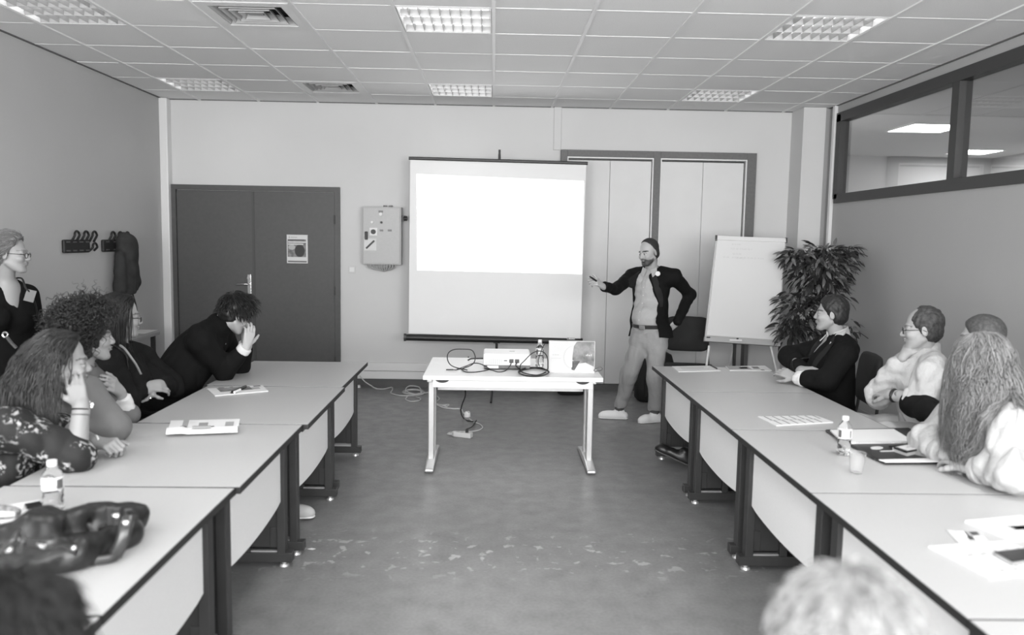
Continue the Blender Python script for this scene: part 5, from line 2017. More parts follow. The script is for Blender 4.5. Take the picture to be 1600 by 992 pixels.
V, F, T_ = strands(P_, falling(D_, hd.R[:, 1], .12, 1.3), 6, .014, [hcol(hd, (0, .035, -.03), (.076, .09, .10))], .25, r=.0016, seed=5, fields=(hg,), sweep=-hd.R[:, 1] * .8)
npmesh('hair_locks', V, F, tinted('hair_grey_locks', .17, .5), p2, T_)
glasses(hd, p2, mat('glasses_dark', .02, .3))
S = SDF()
fg.torso(S, .012, .1)
S.cone(fg.P - Vector((0, 0, .05)), fg.P - Vector((0, 0, .45)), .19, .22, .06, flat=(fg.f, .8))
for sh_, e_, w_ in arms:
    fg.sleeve(S, sh_, e_, w_, (.066, .054, .045), 0, .75)
nk = fg.N + fg.f * .06


def vneck(P):
    lt = np.array((fg.L - fg.R_).normalized())
    Q = P - np.array(fg.N)
    x = np.abs(Q @ lt)
    y = Q @ np.array(fg.f)
    zz_ = Q[..., 2]
    return np.maximum(np.maximum(x - .078 - .42 * (zz_ + .0), -.22 - zz_), -.015 - y)


S.add(vneck, np.array(fg.N) - .35, np.array(fg.N) + .3, .01, 's')
S.cone(fg.N, hd.w(0, 0, -.06), .062, .06, .01, op='s')
S.wrinkle(.008, 22, 4)
sobj(S, .009, 'dress', mat('dress_black', .007, .85, .1), p2)
fg.legs([A(-8, 660, 5.25), A(12, 660, 5.25)], [Vector((-3.16, 5.2, .5)), Vector((-3.0, 5.25, .5))], [Vector((-3.18, 5.22, .1)), Vector((-3.02, 5.27, .1))], suit_m, .014)
for a in ((-3.18, 5.22, .1), (-3.02, 5.27, .1)):
    shoe(p2, a, (.7, -.6, 0), rubber_m)
bd = A(47, 462, 5.13)
MB().box(bd, (.055, .008, .075), Matrix.Rotation(.5, 3, 'Z') @ Matrix.Rotation(.3, 3, 'Y')).build('name_badge', mat('badge_grey', .16, .6), p2)
MB().tube(catmull([fg.N + Vector((.02, .06, .02)), A(34, 435, 5.22), A(40, 450, 5.13), A(46, 456, 5.13), A(55, 475, 5.2), A(60, 500, 5.3), A(64, 520, 5.36)], 5), .006, 6).build('lanyard', black_m, p2)
# chain and ring of her bag strap
MB().tube([A(8 + 4 * math.cos(t), 523 + 4 * math.sin(t), 4.99) for t in np.linspace(0, 2 * math.pi, 15)[:-1]], .006, 6, closed=True).build('strap_ring', chrome_m, p2)
MB().tube([A(11, 527, 4.98), A(18, 536, 4.97), A(26, 544, 4.97)], .011, 6).build('bag_strap', mat('strap_dark', .05, .5), p2)

# ---- woman in the flowered top, hand on cheek ---------------------
p3 = person('seated woman with long dark hair and black flowered top, cheek resting on her hand', (-2.25, 3.25, 0))
hd = Head(A(99, 567, 3.45), (.88, .46, -.10), (.05, -.05, 1), .98)
fg = Figure(p3, Vector((-2.34, 3.25, .56)), A(0, 722, 3.42), A(48, 640, 3.48), A(75, 668, 3.68), A(10, 672, 3.22), (.9, .42, -.1), .92, bust=.7)
rsh, rel, rwr = A(18, 668, 3.22), A(120, 727, 3.30), A(127, 634, 3.36)
lsh, lel, lwr = A(75, 675, 3.66), A(95, 715, 3.78), A(152, 716, 3.50)
rel.z = TT + .055
lel.z = TT + .06
lwr.z = TT + .058
S = SDF()
fg.skin_core(S, hd, [(rsh, rel, rwr), (lsh, lel, lwr)])
S.cone(rel, rwr, .044, .029, .02)
S.cone(lel, lwr, .042, .029, .02)
hd.prims(S, .95, .9)
hand(S, rwr, A(113, 585, 3.40) - rwr, (.30, -.92, .1), -1, (.22, .2, .2, .25), (.1, .1), .03, .97, .003)
hand(S, lwr, Vector((.9, -.42, .10)), (0.15, -.45, .88), -1, (1.15, 1.2, 1.25, 1.3), (.6, .4), .02, 1.0)
sobj(S, .0042, 'body', skin_m, p3, lambda V: hd.tint(V, brow=.3, lip=.6) * .60)
flow = bpy.data.materials.new('flowered_black')
flow.use_nodes = True
nt = flow.node_tree
b = nt.nodes['Principled BSDF']
b.inputs['Roughness'].default_value = .75
tc = nt.nodes.new('ShaderNodeTexCoord')
ns = nt.nodes.new('ShaderNodeTexNoise')
ns.inputs['Scale'].default_value = 9
ns.inputs['Detail'].default_value = 1
nt.links.new(tc.outputs['Object'], ns.inputs['Vector'])
n2 = nt.nodes.new('ShaderNodeTexNoise')
n2.inputs['Scale'].default_value = 60
n2.inputs['Detail'].default_value = 3
nt.links.new(tc.outputs['Object'], n2.inputs['Vector'])
r1 = nt.nodes.new('ShaderNodeMapRange')
for k_, q in zip(('From Min', 'From Max', 'To Min', 'To Max'), (.49, .55, 0, 1)):
    r1.inputs[k_].default_value = q
nt.links.new(ns.outputs['Fac'], r1.inputs['Value'])
r2 = nt.nodes.new('ShaderNodeMapRange')
for k_, q in zip(('From Min', 'From Max', 'To Min', 'To Max'), (.50, .58, 0, 1)):
    r2.inputs[k_].default_value = q
nt.links.new(n2.outputs['Fac'], r2.inputs['Value'])
mu = nt.nodes.new('ShaderNodeMath')
mu.operation = 'MULTIPLY'
nt.links.new(r1.outputs[0], mu.inputs[0])
nt.links.new(r2.outputs[0], mu.inputs[1])
r3 = nt.nodes.new('ShaderNodeMapRange')
r3.inputs['To Min'].default_value, r3.inputs['To Max'].default_value = .008, .34
nt.links.new(mu.outputs[0], r3.inputs['Value'])
nt.links.new(r3.outputs[0], b.inputs['Base Color'])
S = SDF()
fg.torso(S, .016, .08)
fg.sleeve(S, rsh, rel, rwr, (.088, .068, .052), 0, .30)
fg.sleeve(S, lsh, lel, lwr, (.07, .06, .05), 0, .3)
S.cone(fg.N + Vector((0, 0, .0)), hd.w(0, 0, -.06), .07, .062, .01, op='s')
S.wrinkle(.010, 26, 6)
sobj(S, .008, 'flowered_top', flow, p3)
topg3 = S.grid
S = SDF()
hd.cap(S, .012, .050, -.09, .02)
S.cone(hd.w(0, -.06, .02), hd.w(0, -.095, -.12), .080, .075, .04)
S.cone(hd.w(.03, -.075, -.08), fg.N + Vector((-.06, -.15, -.12)), .060, .05, .04)
S.cone(hd.w(-.02, -.08, -.08), fg.N + Vector((-.14, -.05, -.12)), .065, .055, .04)
S.wrinkle(.004, 60, 2)
hm3 = tinted('hair_dark_brown', .014, .38, .5)
V, F = S.mesh(.007)
npmesh('hair', V, F, hm3, p3, np.full(len(V), .8))
hg = S.grid
P_, D_ = scalp(hd, 2000, 4, -.02, grow=.018, ymax=.045)
V, F, T_ = strands(P_, falling(D_, hd.R[:, 1], .10, 1.2), 21, .022, [hcol(hd, (0, .030, -.03), (.080, .10, .11))], .42, (.006, .7), r=.0021, seed=2, keep=.6, fields=(hg, topg3), sweep=-hd.R[:, 1] * .8)
npmesh('hair_locks', V, F, hm3, p3, T_ * (1 + 2.2 * np.clip((hd.c[2] - V[:, 2]) / .22, 0, 1)))
e_ = rel.lerp(rwr, .16)
S = SDF()
S.cone(rel.lerp(rwr, .10), rel.lerp(rwr, .30), .060, .047, .01)
S.plane(rel.lerp(rwr, .27), rwr - rel)
S.wrinkle(.008, 70, 3)
sobj(S, .006, 'lace_cuff', mat('lace_grey', .10, .8, noise=(160, .8)), p3)
wd = (rwr - rel).normalized()
for t_, r_, nm, m_ in ((.93, .0335, 'hair_tie', black_m), (.82, .0345, 'bracelet', mat('bracelet_grey', .12, .4))):
    c_ = rel.lerp(rwr, t_)
    x_ = wd.orthogonal().normalized()
    y_ = wd.cross(x_)
    MB().tube([c_ + (x_ * math.cos(q) + y_ * math.sin(q)) * r_ for q in np.linspace(0, 2 * math.pi, 19)[:-1]], .0035, 6, closed=True).build(nm, m_, p3)
c_ = rel.lerp(rwr, .82)
for k, (u, v) in enumerate(((140, 628), (144, 632), (143, 636))):
    MB().sph(A(u, v, 3.32), (.007, .005, .008), 8, 6).build('bracelet_charm', (mat('bracelet_grey', .12, .4), white_m, chrome_m)[k], p3)
MB().tube([lwr + (Vector((.35, .3, -.1)).normalized().cross(Vector((0, 0, 1))) * math.cos(q) + Vector((0, 0, 1)) * math.sin(q)) * .034 for q in np.linspace(0, 2 * math.pi, 15)[:-1]], .004, 6, closed=True).build('wristband', white_m, p3)
fg.seated_legs((.9, .42), suit_m)

# ---- curly haired woman in the grey sweater ------------------------
p4 = person('seated woman with dark curly hair in a plain grey sweater', (-2.4, 3.95, 0))
hd = Head(A(141, 527, 4.0), (.86, .50, -.04), (0, 0, 1), .98)
fg = Figure(p4, Vector((-2.34, 3.90, .56)), A(118, 640, 4.0), A(128, 572, 4.0), A(150, 598, 4.18), A(108, 597, 3.82), (.88, .46, 0), .90, bust=.7)
rsh, rel, rwr = A(135, 612, 3.80), A(180, 690, 3.80), A(112, 690, 3.75)
rel.z = TT + .06
rwr.z = TT + .06
lsh, lel, lwr = A(155, 605, 4.16), A(197, 648, 4.22), A(188, 612, 4.15)
S = SDF()
fg.skin_core(S, hd, [(rsh, rel, rwr), (lsh, lel, lwr)])
hd.prims(S, .97, .95)
hand(S, rwr, (-.3, .5, .3), (.5, -.5, .5), 1, (.4,) * 4)
hand(S, lwr, A(178, 603, 4.08) - lwr, (.8, -.4, .3), 1, (.5, .5, .5, .5))
sobj(S, .0048, 'body', skin_m, p4, lambda V: hd.tint(V, brow=.3) * .72)
S = SDF()
hd.cap(S, .030, .070, -.10, .03)
hd.e(S, (0, -.06, .045), (.115, .115, .10), .04)
hd.e(S, (0, -.075, -.04), (.10, .085, .085), .04)
hd.e(S, (0, .115, -.02), (.078, .078, .088), .02, 's')
S.wrinkle(.02, 55, 2)
hm4 = tinted('hair_curly_dark', .016, .42, .5)
V, F = S.mesh(.007)
npmesh('hair', V, F, hm4, p4, np.full(len(V), .8))
P_, D_ = scalp(hd, 800, 8, -.05, grow=.055, ymax=.05)
V, F, T_ = strands(P_, D_ + np.random.default_rng(2).normal(0, .35, D_.shape), 22, .0052, [hcol(hd, (0, -.05, .03), (.115, .120, .115)), hcol(hd, (0, .05, -.02), (.076, .060, .095))], .10, curl=(.009, .75), r=.0021, seed=3, keep=.85)
npmesh('hair_locks', V, F, hm4, p4, T_)
S = SDF()
fg.torso(S, .016, .08)
fg.sleeve(S, rsh, rel, rwr, (.078, .066, .05), 0, .8)
fg.sleeve(S, lsh, lel, lwr, (.070, .060, .05), 0, .05)
S.cone(fg.N, hd.w(0, 0, -.06), .060, .055, .01, op='s')
S.wrinkle(.006, 22, 9)
sobj(S, .008, 'sweater', mat('sweater_grey', .14, .9, bump=(250, .3, .002)), p4)
S = SDF()
S.cone(lel, lel.lerp(lwr, .85), .052, .042, .02)
S.plane(lel.lerp(lwr, .8), lwr - lel)
S.wrinkle(.008, 60, 1)
sobj(S, .006, 'white_sleeve', mat('cotton_white', .66, .8), p4)
fg.seated_legs((.88, .46), suit_m)
er = hd.w(.082, -.005, -.045)
MB().sph(er, .006, 8, 6).build('earring', chrome_m, p4)

# ---- long haired woman in the dark jacket --------------------------
p5 = person('seated woman with long straight dark hair and dark jacket, arms folded, lanyard round her neck', (-2.45, 4.75, 0))
hd = Head(A(191, 496, 4.7), (.85, .52, -.10), (0, 0, 1), .98)
fg = Figure(p5, Vector((-2.36, 4.66, .56)), A(196, 590, 4.72), A(186, 540, 4.72), A(222, 556, 4.92), A(165, 558, 4.52), (.86, .5, 0), .92, bust=.7)
rsh, rel, rwr = A(168, 565, 4.50), A(196, 628, 4.48), A(224, 604, 4.66)
lsh, lel, lwr = A(224, 562, 4.92), A(268, 604, 5.0), A(246, 601, 4.72)
S = SDF()
fg.skin_core(S, hd, [(rsh, rel, rwr), (lsh, lel, lwr)])
hd.prims(S, .97, .95)
hand(S, rwr, A(244, 603, 4.72) - rwr + Vector((.03, 0, 0)), (.4, -.6, .6), 1, (.5, .55, .6, .6))
hand(S, lwr, A(228, 606, 4.66) - lwr, (.4, -.8, .4), -1, (.4, .5, .5, .5))
sobj(S, .0052, 'body', skin_m, p5, lambda V: hd.tint(V, brow=.3) * .75)
hm5 = tinted('hair_black_straight', .012, .38, .5)
glasses(hd, p5, MATS['glasses_dark'])
S = SDF()
fg.torso(S, .018, .08)
fg.sleeve(S, rsh, rel, rwr, (.078, .066, .052), 0, .92)
fg.sleeve(S, lsh, lel, lwr, (.078, .066, .052), 0, .92)
S.cone(fg.N, hd.w(0, 0, -.06), .060, .055, .01, op='s')
S.wrinkle(.010, 26, 12)
sobj(S, .0085, 'jacket', mat('jacket_dark', .010, .85, .12), p5)
topg5 = S.grid
S = SDF()
hd.cap(S, .013, .050, -.10, .02)
S.cone(hd.w(0, -.055, .03), hd.w(0, -.075, -.12), .085, .085, .04)
S.cone(hd.w(0, -.07, -.10), hd.w(-.0, -.095, -.30), .08, .07, .04)
S.wrinkle(.004, 40, 2)
V, F = S.mesh(.0075)
npmesh('hair', V, F, hm5, p5, np.full(len(V), .8))
hg = S.grid
P_, D_ = scalp(hd, 1300, 9, -.02, grow=.018, ymax=.045)
V, F, T_ = strands(P_, falling(D_, hd.R[:, 1], .1, 1.0), 18, .020, [hcol(hd, (0, .030, -.03), (.078, .10, .11))], .45, (.002, .5), r=.0024, seed=2, keep=.6, spread=.004, fields=(hg, topg5), sweep=-hd.R[:, 1] * .5)
npmesh('hair_locks', V, F, hm5, p5, T_)
MB().tube(catmull([A(188, 540, 4.5), A(195, 545, 4.47), A(204, 557, 4.46), A(213, 570, 4.47), A(220, 584, 4.5)], 4), .006, 6, flat=((1, -1, 0), 1.4)).build('lanyard', mat('lanyard_grey', .25, .6), p5)
MB().sph(A(235, 622, 4.55), .008, 8, 6).build('ring', chrome_m, p5)
fg.seated_legs((.86, .5), suit_m)
k0 = Vector((-1.95, 4.72, .5))
# her stretched leg ends in the pale shoe seen under the table
shx = Vector((-1.20, 4.78, .10))
S = SDF()
S.cone(Vector((-2.25, 4.66, .56)), Vector((-1.86, 4.70, .52)), .085, .068, .04)
S.cone(Vector((-1.86, 4.70, .52)), shx + Vector((-.10, 0, .06)), .066, .045, .03)
sobj(S, .013, 'trouser_leg', suit_m, p5)
shoe(p5, shx + Vector((-.05, 0, 0)), (.95, -.15, .08), mat('shoe_pale', .5, .6), white_m, .007, 'pale_shoe', .2)

# ---- man in the dark suit, hand to his forehead ---------------------
p6 = person('seated man in black suit bending forward, hand to his forehead, in front of the door', (-2.3, 5.45, 0))
hd = Head(A(368, 492, 5.56), (.66, .62, -.46), (.42, .3, .9), 1.0)
fg = Figure(p6, Vector((-2.20, 5.32, .58)), A(316, 548, 5.50), A(344, 502, 5.56), A(352, 532, 5.78), A(312, 524, 5.33), (.82, .45, -.38), 1.0)
rsh, rel, rwr = A(314, 536, 5.30), A(352, 590, 5.44), A(385, 541, 5.42)
rel.z = TT + .055
lsh, lel, lwr = A(352, 540, 5.78), A(376, 575, 5.74), A(384, 535, 5.66)
lel.z = TT + .055
S = SDF()
fg.skin_core(S, hd, [(rsh, rel, rwr), (lsh, lel, lwr)])
hd.prims(S, 1.0, 1.0)
hand(S, rwr, A(394, 505, 5.47) - rwr, (.62, -.75, .1), 1, (.45, .4, .4, .5), (.2, .25), .05, 1.0)
hand(S, lwr, A(383, 512, 5.64) - lwr, (.4, .8, .2), -1, (.5, .6, .6, .7))
sobj(S, .0055, 'body', skin_m, p6, lambda V: hd.tint(V, brow=.3))
hm6 = tinted('hair_black', .010, .45, .5)
S = SDF()
hd.cap(S, .018, .080, -.055, .02)
hd.e(S, (0, .03, .10), (.075, .075, .05), .03)
S.wrinkle(.004, 70, 4)
V, F = S.mesh(.006)
npmesh('hair', V, F, hm6, p6, np.full(len(V), .9))
hg = S.grid
P_, D_ = scalp(hd, 900, 12, .0, grow=.016, ymax=.09)
V, F, T_ = strands(P_, falling(D_, hd.R[:, 1], .35, -.3), 6, .011, [hcol(hd, (0, -.01, .05), (.088, .106, .102))], .15, (.004, 1.2), r=.0022, seed=6, fields=(hg,))
npmesh('hair_locks', V, F, hm6, p6, T_)
S = SDF()
fg.torso(S, .022, .10)
S.cone(fg.P.lerp(fg.C, .5) - fg.f * .03, fg.C - fg.f * .03, .15, .15, .06)
fg.sleeve(S, rsh, rel, rwr, (.088, .068, .050), 0, .86)
fg.sleeve(S, lsh, lel, lwr, (.085, .068, .050), 0, .86)
S.cone(fg.N + Vector((0, 0, -.01)), hd.w(0, -.01, -.04), .064, .06, .01, op='s')
S.wrinkle(.010, 22, 15)
sobj(S, .0085, 'suit_jacket', suit_m, p6)
S = SDF()
S.cone(fg.N - Vector((.02, .02, .04)), fg.N.lerp(Vector(hd.w(0, -.03, -.07)), .45), .072, .066, .01)
S.cone(fg.N, hd.w(0, -.02, -.06), .056, .056, .006, op='s')
S.plane(fg.N.lerp(Vector(hd.w(0, -.03, -.07)), .42), Vector(hd.w(0, -.03, -.07)) - fg.N)
sobj(S, .005, 'shirt_collar', MATS['cotton_white'], p6)
for a, b, nm in ((rel, rwr, 'shirt_cuff'), (lel, lwr, 'shirt_cuff')):
    S = SDF()
    S.cone(a.lerp(b, .80), a.lerp(b, 1.0), .048, .047, .01)
    S.plane(a.lerp(b, .97), b - a)
    S.plane(a.lerp(b, .78), a - b)
    sobj(S, .006, nm, MATS['cotton_white'], p6)
MB().sph(A(351, 537, 5.50), .010, 8, 6).build('lapel_pin', chrome_m, p6)
fg.seated_legs((.86, .4), suit_m)

# ---- right row: man in the open dark blazer --------------------------
p7 = person('seated man with short dark hair, dark blazer over open white collar, arms crossed', (2.62, 5.6, 0))
hd = Head(A(1298, 491, 5.6), (-.90, .40, -.02), (.06, 0, 1), 1.0)
fg = Figure(p7, Vector((2.42, 5.62, .58)), A(1296, 575, 5.58), A(1308, 524, 5.6), A(1326, 545, 5.42), A(1284, 541, 5.80), (-.88, -.30, 0), 1.0)
lsh, lel, lwr = A(1319, 555, 5.36), A(1291, 612, 5.30), A(1243, 590, 5.50)
rsh, rel, rwr = A(1284, 548, 5.82), A(1234, 556, 5.80), A(1252, 578, 5.52)
lel.z = max(lel.z, .80)
S = SDF()
fg.skin_core(S, hd, [(rsh, rel, rwr), (lsh, lel, lwr)])
hd.prims(S, 1.05, .9)
hand(S, lwr, A(1222, 580, 5.56) - lwr, (-.3, -.75, .6), -1, (.5, .55, .6, .6))
hand(S, rwr, A(1268, 580, 5.44) - rwr, (-.2, -.8, .5), 1, (.4, .5, .5, .5))
sobj(S, .0055, 'body', skin_m, p7, lambda V: hd.tint(V, brow=.2) * .8)
S = SDF()
hd.cap(S, .011, .072, -.065, .016)
S.wrinkle(.003, 150, 1)
sobj(S, .005, 'hair', mat('hair_short_dark', .012, .55, bump=(160, .5, .004)), p7)
S = SDF()
fg.torso(S, .0)
S.plane(fg.N + Vector((0, 0, .0)), (.3, 0, 1))
sobj(S, .009, 'shirt', mat('shirt_white_grey', .42, .8), p7)
S = SDF()
S.cone(fg.N - Vector((-.02, 0, .05)), fg.N + Vector((-.005, 0, .06)), .086, .074, .02)
S.cone(fg.N - Vector((0, 0, .02)), fg.N + Vector((0, 0, .10)), .056, .056, .006, op='s')
S.cone(fg.N + fg.f * .07 + Vector((0, 0, .04)), fg.N + fg.f * .12 - Vector((0, 0, .09)), .035, .008, .008, op='s')
S.plane(fg.N + Vector((0, 0, .05)), (-.35, 0, 1))
sobj(S, .006, 'collar', MATS['shirt_white_grey'], p7)
for yo in (-.05, .05):
    c0 = fg.N + fg.f * .06 + Vector((0, yo, .0))
    MB().prism([c0 + Vector((.075, yo * .9, .045)), c0 + Vector((.02, yo * .2, .02)), c0 + Vector((-.035, yo * .6, -.05)), c0 + Vector((.04, yo * 1.15, .0))], (-.006, yo * .1, .003)).build('collar_point', MATS['shirt_white_grey'], p7)
S = SDF()
fg.torso(S, .022, .08)
S.cone(fg.P, fg.C, .16, .15, .06)
fg.sleeve(S, lsh, lel, lwr, (.086, .072, .056), 0, .80)
fg.sleeve(S, rsh, rel, rwr, (.082, .076, .058), 0, .92)
O7, f7, l7 = np.array(fg.P), np.array(fg.f), np.array((fg.L - fg.R_).normalized())
zt7, zb7 = fg.N.z, fg.C.z - .06


def open7(P):
    x, y = (P - O7) @ l7, (P - O7) @ f7
    t = np.clip((zt7 + .04 - P[..., 2]) / (zt7 + .04 - zb7), 0, 1.2)
    return np.maximum(np.maximum(np.abs(x - .0) - (.095 * (1 - t) + .005), .02 - y), zb7 - P[..., 2])


S.add(open7, O7 - .5, O7 + np.array((.5, .5, .8)), .01, 's')
S.cone(fg.N + Vector((0, 0, -.015)), fg.N + Vector((0, 0, .15)), .078, .085, .01, op='s')
S.wrinkle(.007, 22, 21)
sobj(S, .0085, 'blazer', suit_m, p7)
l7v = Vector(l7)
front7 = lambda x, z: fg.P + l7v * x + fg.f * .34 + Vector((0, 0, z - fg.P.z))
for q in (-1, 1):
    rows = []
    for i in range(11):
        t_ = i / 10
        z_ = zt7 + .0 - (zt7 - zb7) * t_ * 1.02
        tt_ = min(1.2, max(0, (zt7 + .04 - z_) / (zt7 + .04 - zb7)))
        w_ = .095 * (1 - tt_) + .005
        wd_ = .012 + .038 * math.sin(math.pi * t_ ** .8) ** .8
        rows.append([front7(q * (w_ + .008 + wd_ * e), z_) for e in (0, .5, 1)])
    draped_sheet('lapel', S.grid, rows, -fg.f, MATS['lapel_black'], p7, .004, -.006)
S = SDF()
S.cone(lel.lerp(lwr, .76), lel.lerp(lwr, .98), .054, .046, .01)
S.plane(lel.lerp(lwr, .98), lwr - lel)
S.plane(lel.lerp(lwr, .74), lel - lwr)
S.wrinkle(.006, 60, 1)
sobj(S, .006, 'shirt_cuff', MATS['cotton_white'], p7)
fg.seated_legs((-.95, .15), suit_m)
# his stretched leg with the black shoe under the first right table
S = SDF()
S.cone(Vector((2.45, 5.8, .57)), Vector((2.02, 5.98, .53)), .09, .07, .04)
S.cone(Vector((2.02, 5.98, .53)), Vector((1.56, 6.02, .12)), .068, .046, .03)
sobj(S, .013, 'trouser_leg', suit_m, p7)
shoe(p7, (1.50, 6.03, .115), (-.80, .22, .32), mat('shoe_black', .012, .35), mat('shoe_sole_grey', .09, .6), .007, 'black_shoe', .23, (.35, 0, .93))

# ---- man in the white shirt with glasses -----------------------------
p8 = person('seated balding man with glasses in white shirt, one hand on his chin', (2.72, 4.6, 0))
hd = Head(A(1440, 515, 4.6), (-.90, .42, -.10), (0, 0, 1), 1.0)
fg = Figure(p8, Vector((2.58, 4.62, .58)), A(1432, 600, 4.62), A(1448, 550, 4.62), A(1462, 572, 4.42), A(1422, 566, 4.82), (-.92, .30, 0), .98)
lsh, lel, lwr = A(1452, 585, 4.38), A(1392, 618, 4.36), A(1374, 612, 4.62)
lel, lwr = A(1444, 626, 4.34), A(1392, 617, 4.50)
rsh, rel, rwr = A(1415, 572, 4.84), A(1372, 618, 4.74), A(1412, 556, 4.60)
S = SDF()
fg.skin_core(S, hd, [(rsh, rel, rwr), (lsh, lel, lwr)])
S.cone(lel, lwr, .042, .03, .02)
hd.prims(S, 1.05, 1.1)
hand(S, rwr, Vector(hd.w(0, .075, -.105)) - rwr, (-.75, -.4, .3), 1, (1.2, 1.2, 1.2, 1.2), (.4, .3), s=.95)
hand(S, lwr, A(1366, 610, 4.66) - lwr, (-.2, -.7, .65), -1, (.5, .5, .5, .5))
sobj(S, .0048, 'body', skin_m, p8, lambda V: hd.tint(V, brow=.4) * .85)
S = SDF()
hd.cap(S, .009, .072, -.065, .016)
hd.e(S, (0, .07, .095), (.052, .085, .05), .02, 's')
S.wrinkle(.004, 120, 1)
sobj(S, .0045, 'hair', mat('hair_dark_grey', .035, .6, noise=(60, .5), bump=(160, .5, .004)), p8)
glasses(hd, p8, MATS['glasses_dark'])
wsh = mat('shirt_white', .48, .8, bump=(22, .5, .03))
S = SDF()
fg.torso(S, .016, .06)
fg.sleeve(S, lsh, lel, lwr, (.084, .074, .062), 0, .42)
fg.sleeve(S, rsh, rel, rwr, (.080, .070, .056), 0, .90)
S.cone(fg.N + Vector((0, 0, .0)), fg.N + Vector((0, 0, .15)), .066, .07, .01, op='s')
S.wrinkle(.010, 36, 31)
sobj(S, .0075, 'shirt', wsh, p8)
S = SDF()
S.cone(fg.N - Vector((0, 0, .05)), fg.N + Vector((0, 0, .03)), .084, .072, .02)
S.cone(fg.N - Vector((0, 0, .02)), fg.N + Vector((0, 0, .10)), .056, .056, .006, op='s')
S.cone(fg.N + fg.f * .07 + Vector((0, 0, .04)), fg.N + fg.f * .12 - Vector((0, 0, .06)), .030, .008, .008, op='s')
sobj(S, .006, 'collar', wsh, p8)
c_ = lel.lerp(lwr, .45)
S = SDF()
S.cone(lel.lerp(lwr, .32), lel.lerp(lwr, .46), .066, .066, .01)
S.plane(lel.lerp(lwr, .48), lwr - lel)
S.plane(lel.lerp(lwr, .30), lel - lwr)
S.wrinkle(.006, 60, 1)
sobj(S, .006, 'rolled_cuff', wsh, p8)
wd = (lwr - lel).normalized()
c_, x_ = lel.lerp(lwr, .90), wd.orthogonal().normalized()
y_ = wd.cross(x_)
wt = MB().tube([c_ + (x_ * math.cos(q) + y_ * math.sin(q)) * .033 for q in np.linspace(0, 2 * math.pi, 19)[:-1]], .008, 6, closed=True, flat=(wd, 1.5)).build('watch_strap', black_m, p8)
MB().cyl(c_ + Vector((0, -.03, .012)), c_ + Vector((0, -.042, .018)), .018).build('watch_case', chrome_m, wt)
khaki = mat('trousers_khaki', .48, .85, bump=(40, .4, .01))
fg.legs([Vector((2.52, 4.72, .60)), Vector((2.52, 4.52, .60))], [Vector((2.22, 4.80, .60)), Vector((2.26, 4.48, .62))], [Vector((2.25, 4.82, .1)), Vector((2.15, 4.45, .1))], khaki, .011, 0, (.10, .078, .06))
for a in ((2.25, 4.82, .1), (2.15, 4.45, .1)):
    shoe(p8, a, (-1, .1, 0), rubber_m)

# ---- man behind the blonde woman -------------------------------------
p9 = person('seated man with cropped dark hair in dark vest, half hidden behind the blonde woman', (2.8, 4.05, 0))
hd = Head(A(1531, 532, 4.15), (-.86, .50, -.05), (0, 0, 1), 1.0)
fg = Figure(p9, Vector((2.66, 4.08, .58)), A(1536, 630, 4.12), A(1545, 572, 4.12), A(1572, 590, 3.95), A(1512, 590, 4.32), (-.90, .36, 0), 1.03)
rsh, rel, rwr = A(1500, 600, 4.34), A(1432, 630, 4.40), A(1470, 650, 4.10)
lsh, lel, lwr = A(1570, 605, 3.92), A(1548, 690, 3.80), A(1470, 668, 3.96)
S = SDF()
fg.skin_core(S, hd, [(rsh, rel, rwr), (lsh, lel, lwr)])
hd.prims(S, 1.05, 1.0)
hand(S, rwr, Vector((.2, -.4, -.05)), (-.4, -.5, .6), 1, (.5,) * 4)
hand(S, lwr, A(1440, 655, 4.1) - lwr, (-.2, -.6, .7), -1, (.5,) * 4)
sobj(S, .0055, 'body', skin_m, p9, lambda V: hd.tint(V, brow=.3) * .8)
S = SDF()
hd.cap(S, .010, .074, -.075, .016)
S.wrinkle(.002, 200, 1)
sobj(S, .005, 'hair', mat('hair_cropped_grey', .05, .6, noise=(90, .4), bump=(200, .5, .003)), p9)
S = SDF()
fg.torso(S, .018, .06)
fg.sleeve(S, rsh, rel, rwr, (.088, .080, .06), 0, .9)
fg.sleeve(S, lsh, lel, lwr, (.085, .070, .056), 0, .9)
S.cone(fg.N + Vector((0, 0, .0)), fg.N + Vector((0, 0, .15)), .066, .07, .01, op='s')
S.wrinkle(.010, 22, 41)
sobj(S, .009, 'dark_jacket', mat('jacket_charcoal', .010, .85, .12), p9)
S = SDF()
S.cone(fg.N - Vector((0, 0, .05)), fg.N + Vector((0, 0, .035)), .084, .072, .02)
S.cone(fg.N - Vector((0, 0, .02)), fg.N + Vector((0, 0, .10)), .058, .058, .006, op='s')
sobj(S, .007, 'collar', mat('collar_grey', .10, .8), p9)
fg.seated_legs((-.95, .2), suit_m)

# ---- blonde woman in the white blouse ---------------------------------
p10 = person('seated woman with long wavy fair hair in white blouse, leaning on the right table', (2.55, 3.3, 0))
hd = Head(A(1527, 572, 3.42), (-.62, .76, -.12), (-.05, 0, 1), 1.0)
fg = Figure(p10, Vector((2.52, 3.16, .56)), A(1598, 690, 3.30), A(1545, 635, 3.42), A(1580, 660, 3.22), A(1500, 650, 3.66), (-.80, .50, -.15), .95, bust=.6)
rsh, rel, rwr = A(1488, 655, 3.68), A(1450, 690, 3.66), A(1482, 706, 3.46)
lsh, lel, lwr = A(1572, 668, 3.22), A(1582, 742, 3.08), A(1508, 720, 3.30)
for q in (rel, lel):
    q.z = max(q.z, TT + .062)
for q in (rwr, lwr):
    q.z = TT + .048
S = SDF()
fg.skin_core(S, hd, [(rsh, rel, rwr), (lsh, lel, lwr)])
hd.prims(S, .95, .9)
dl_ = A(1472, 704, 3.5) - lwr
dl_.z = -.005
hand(S, lwr, dl_, (-.1, -.3, .9), -1, (.3, .3, .3, .35))
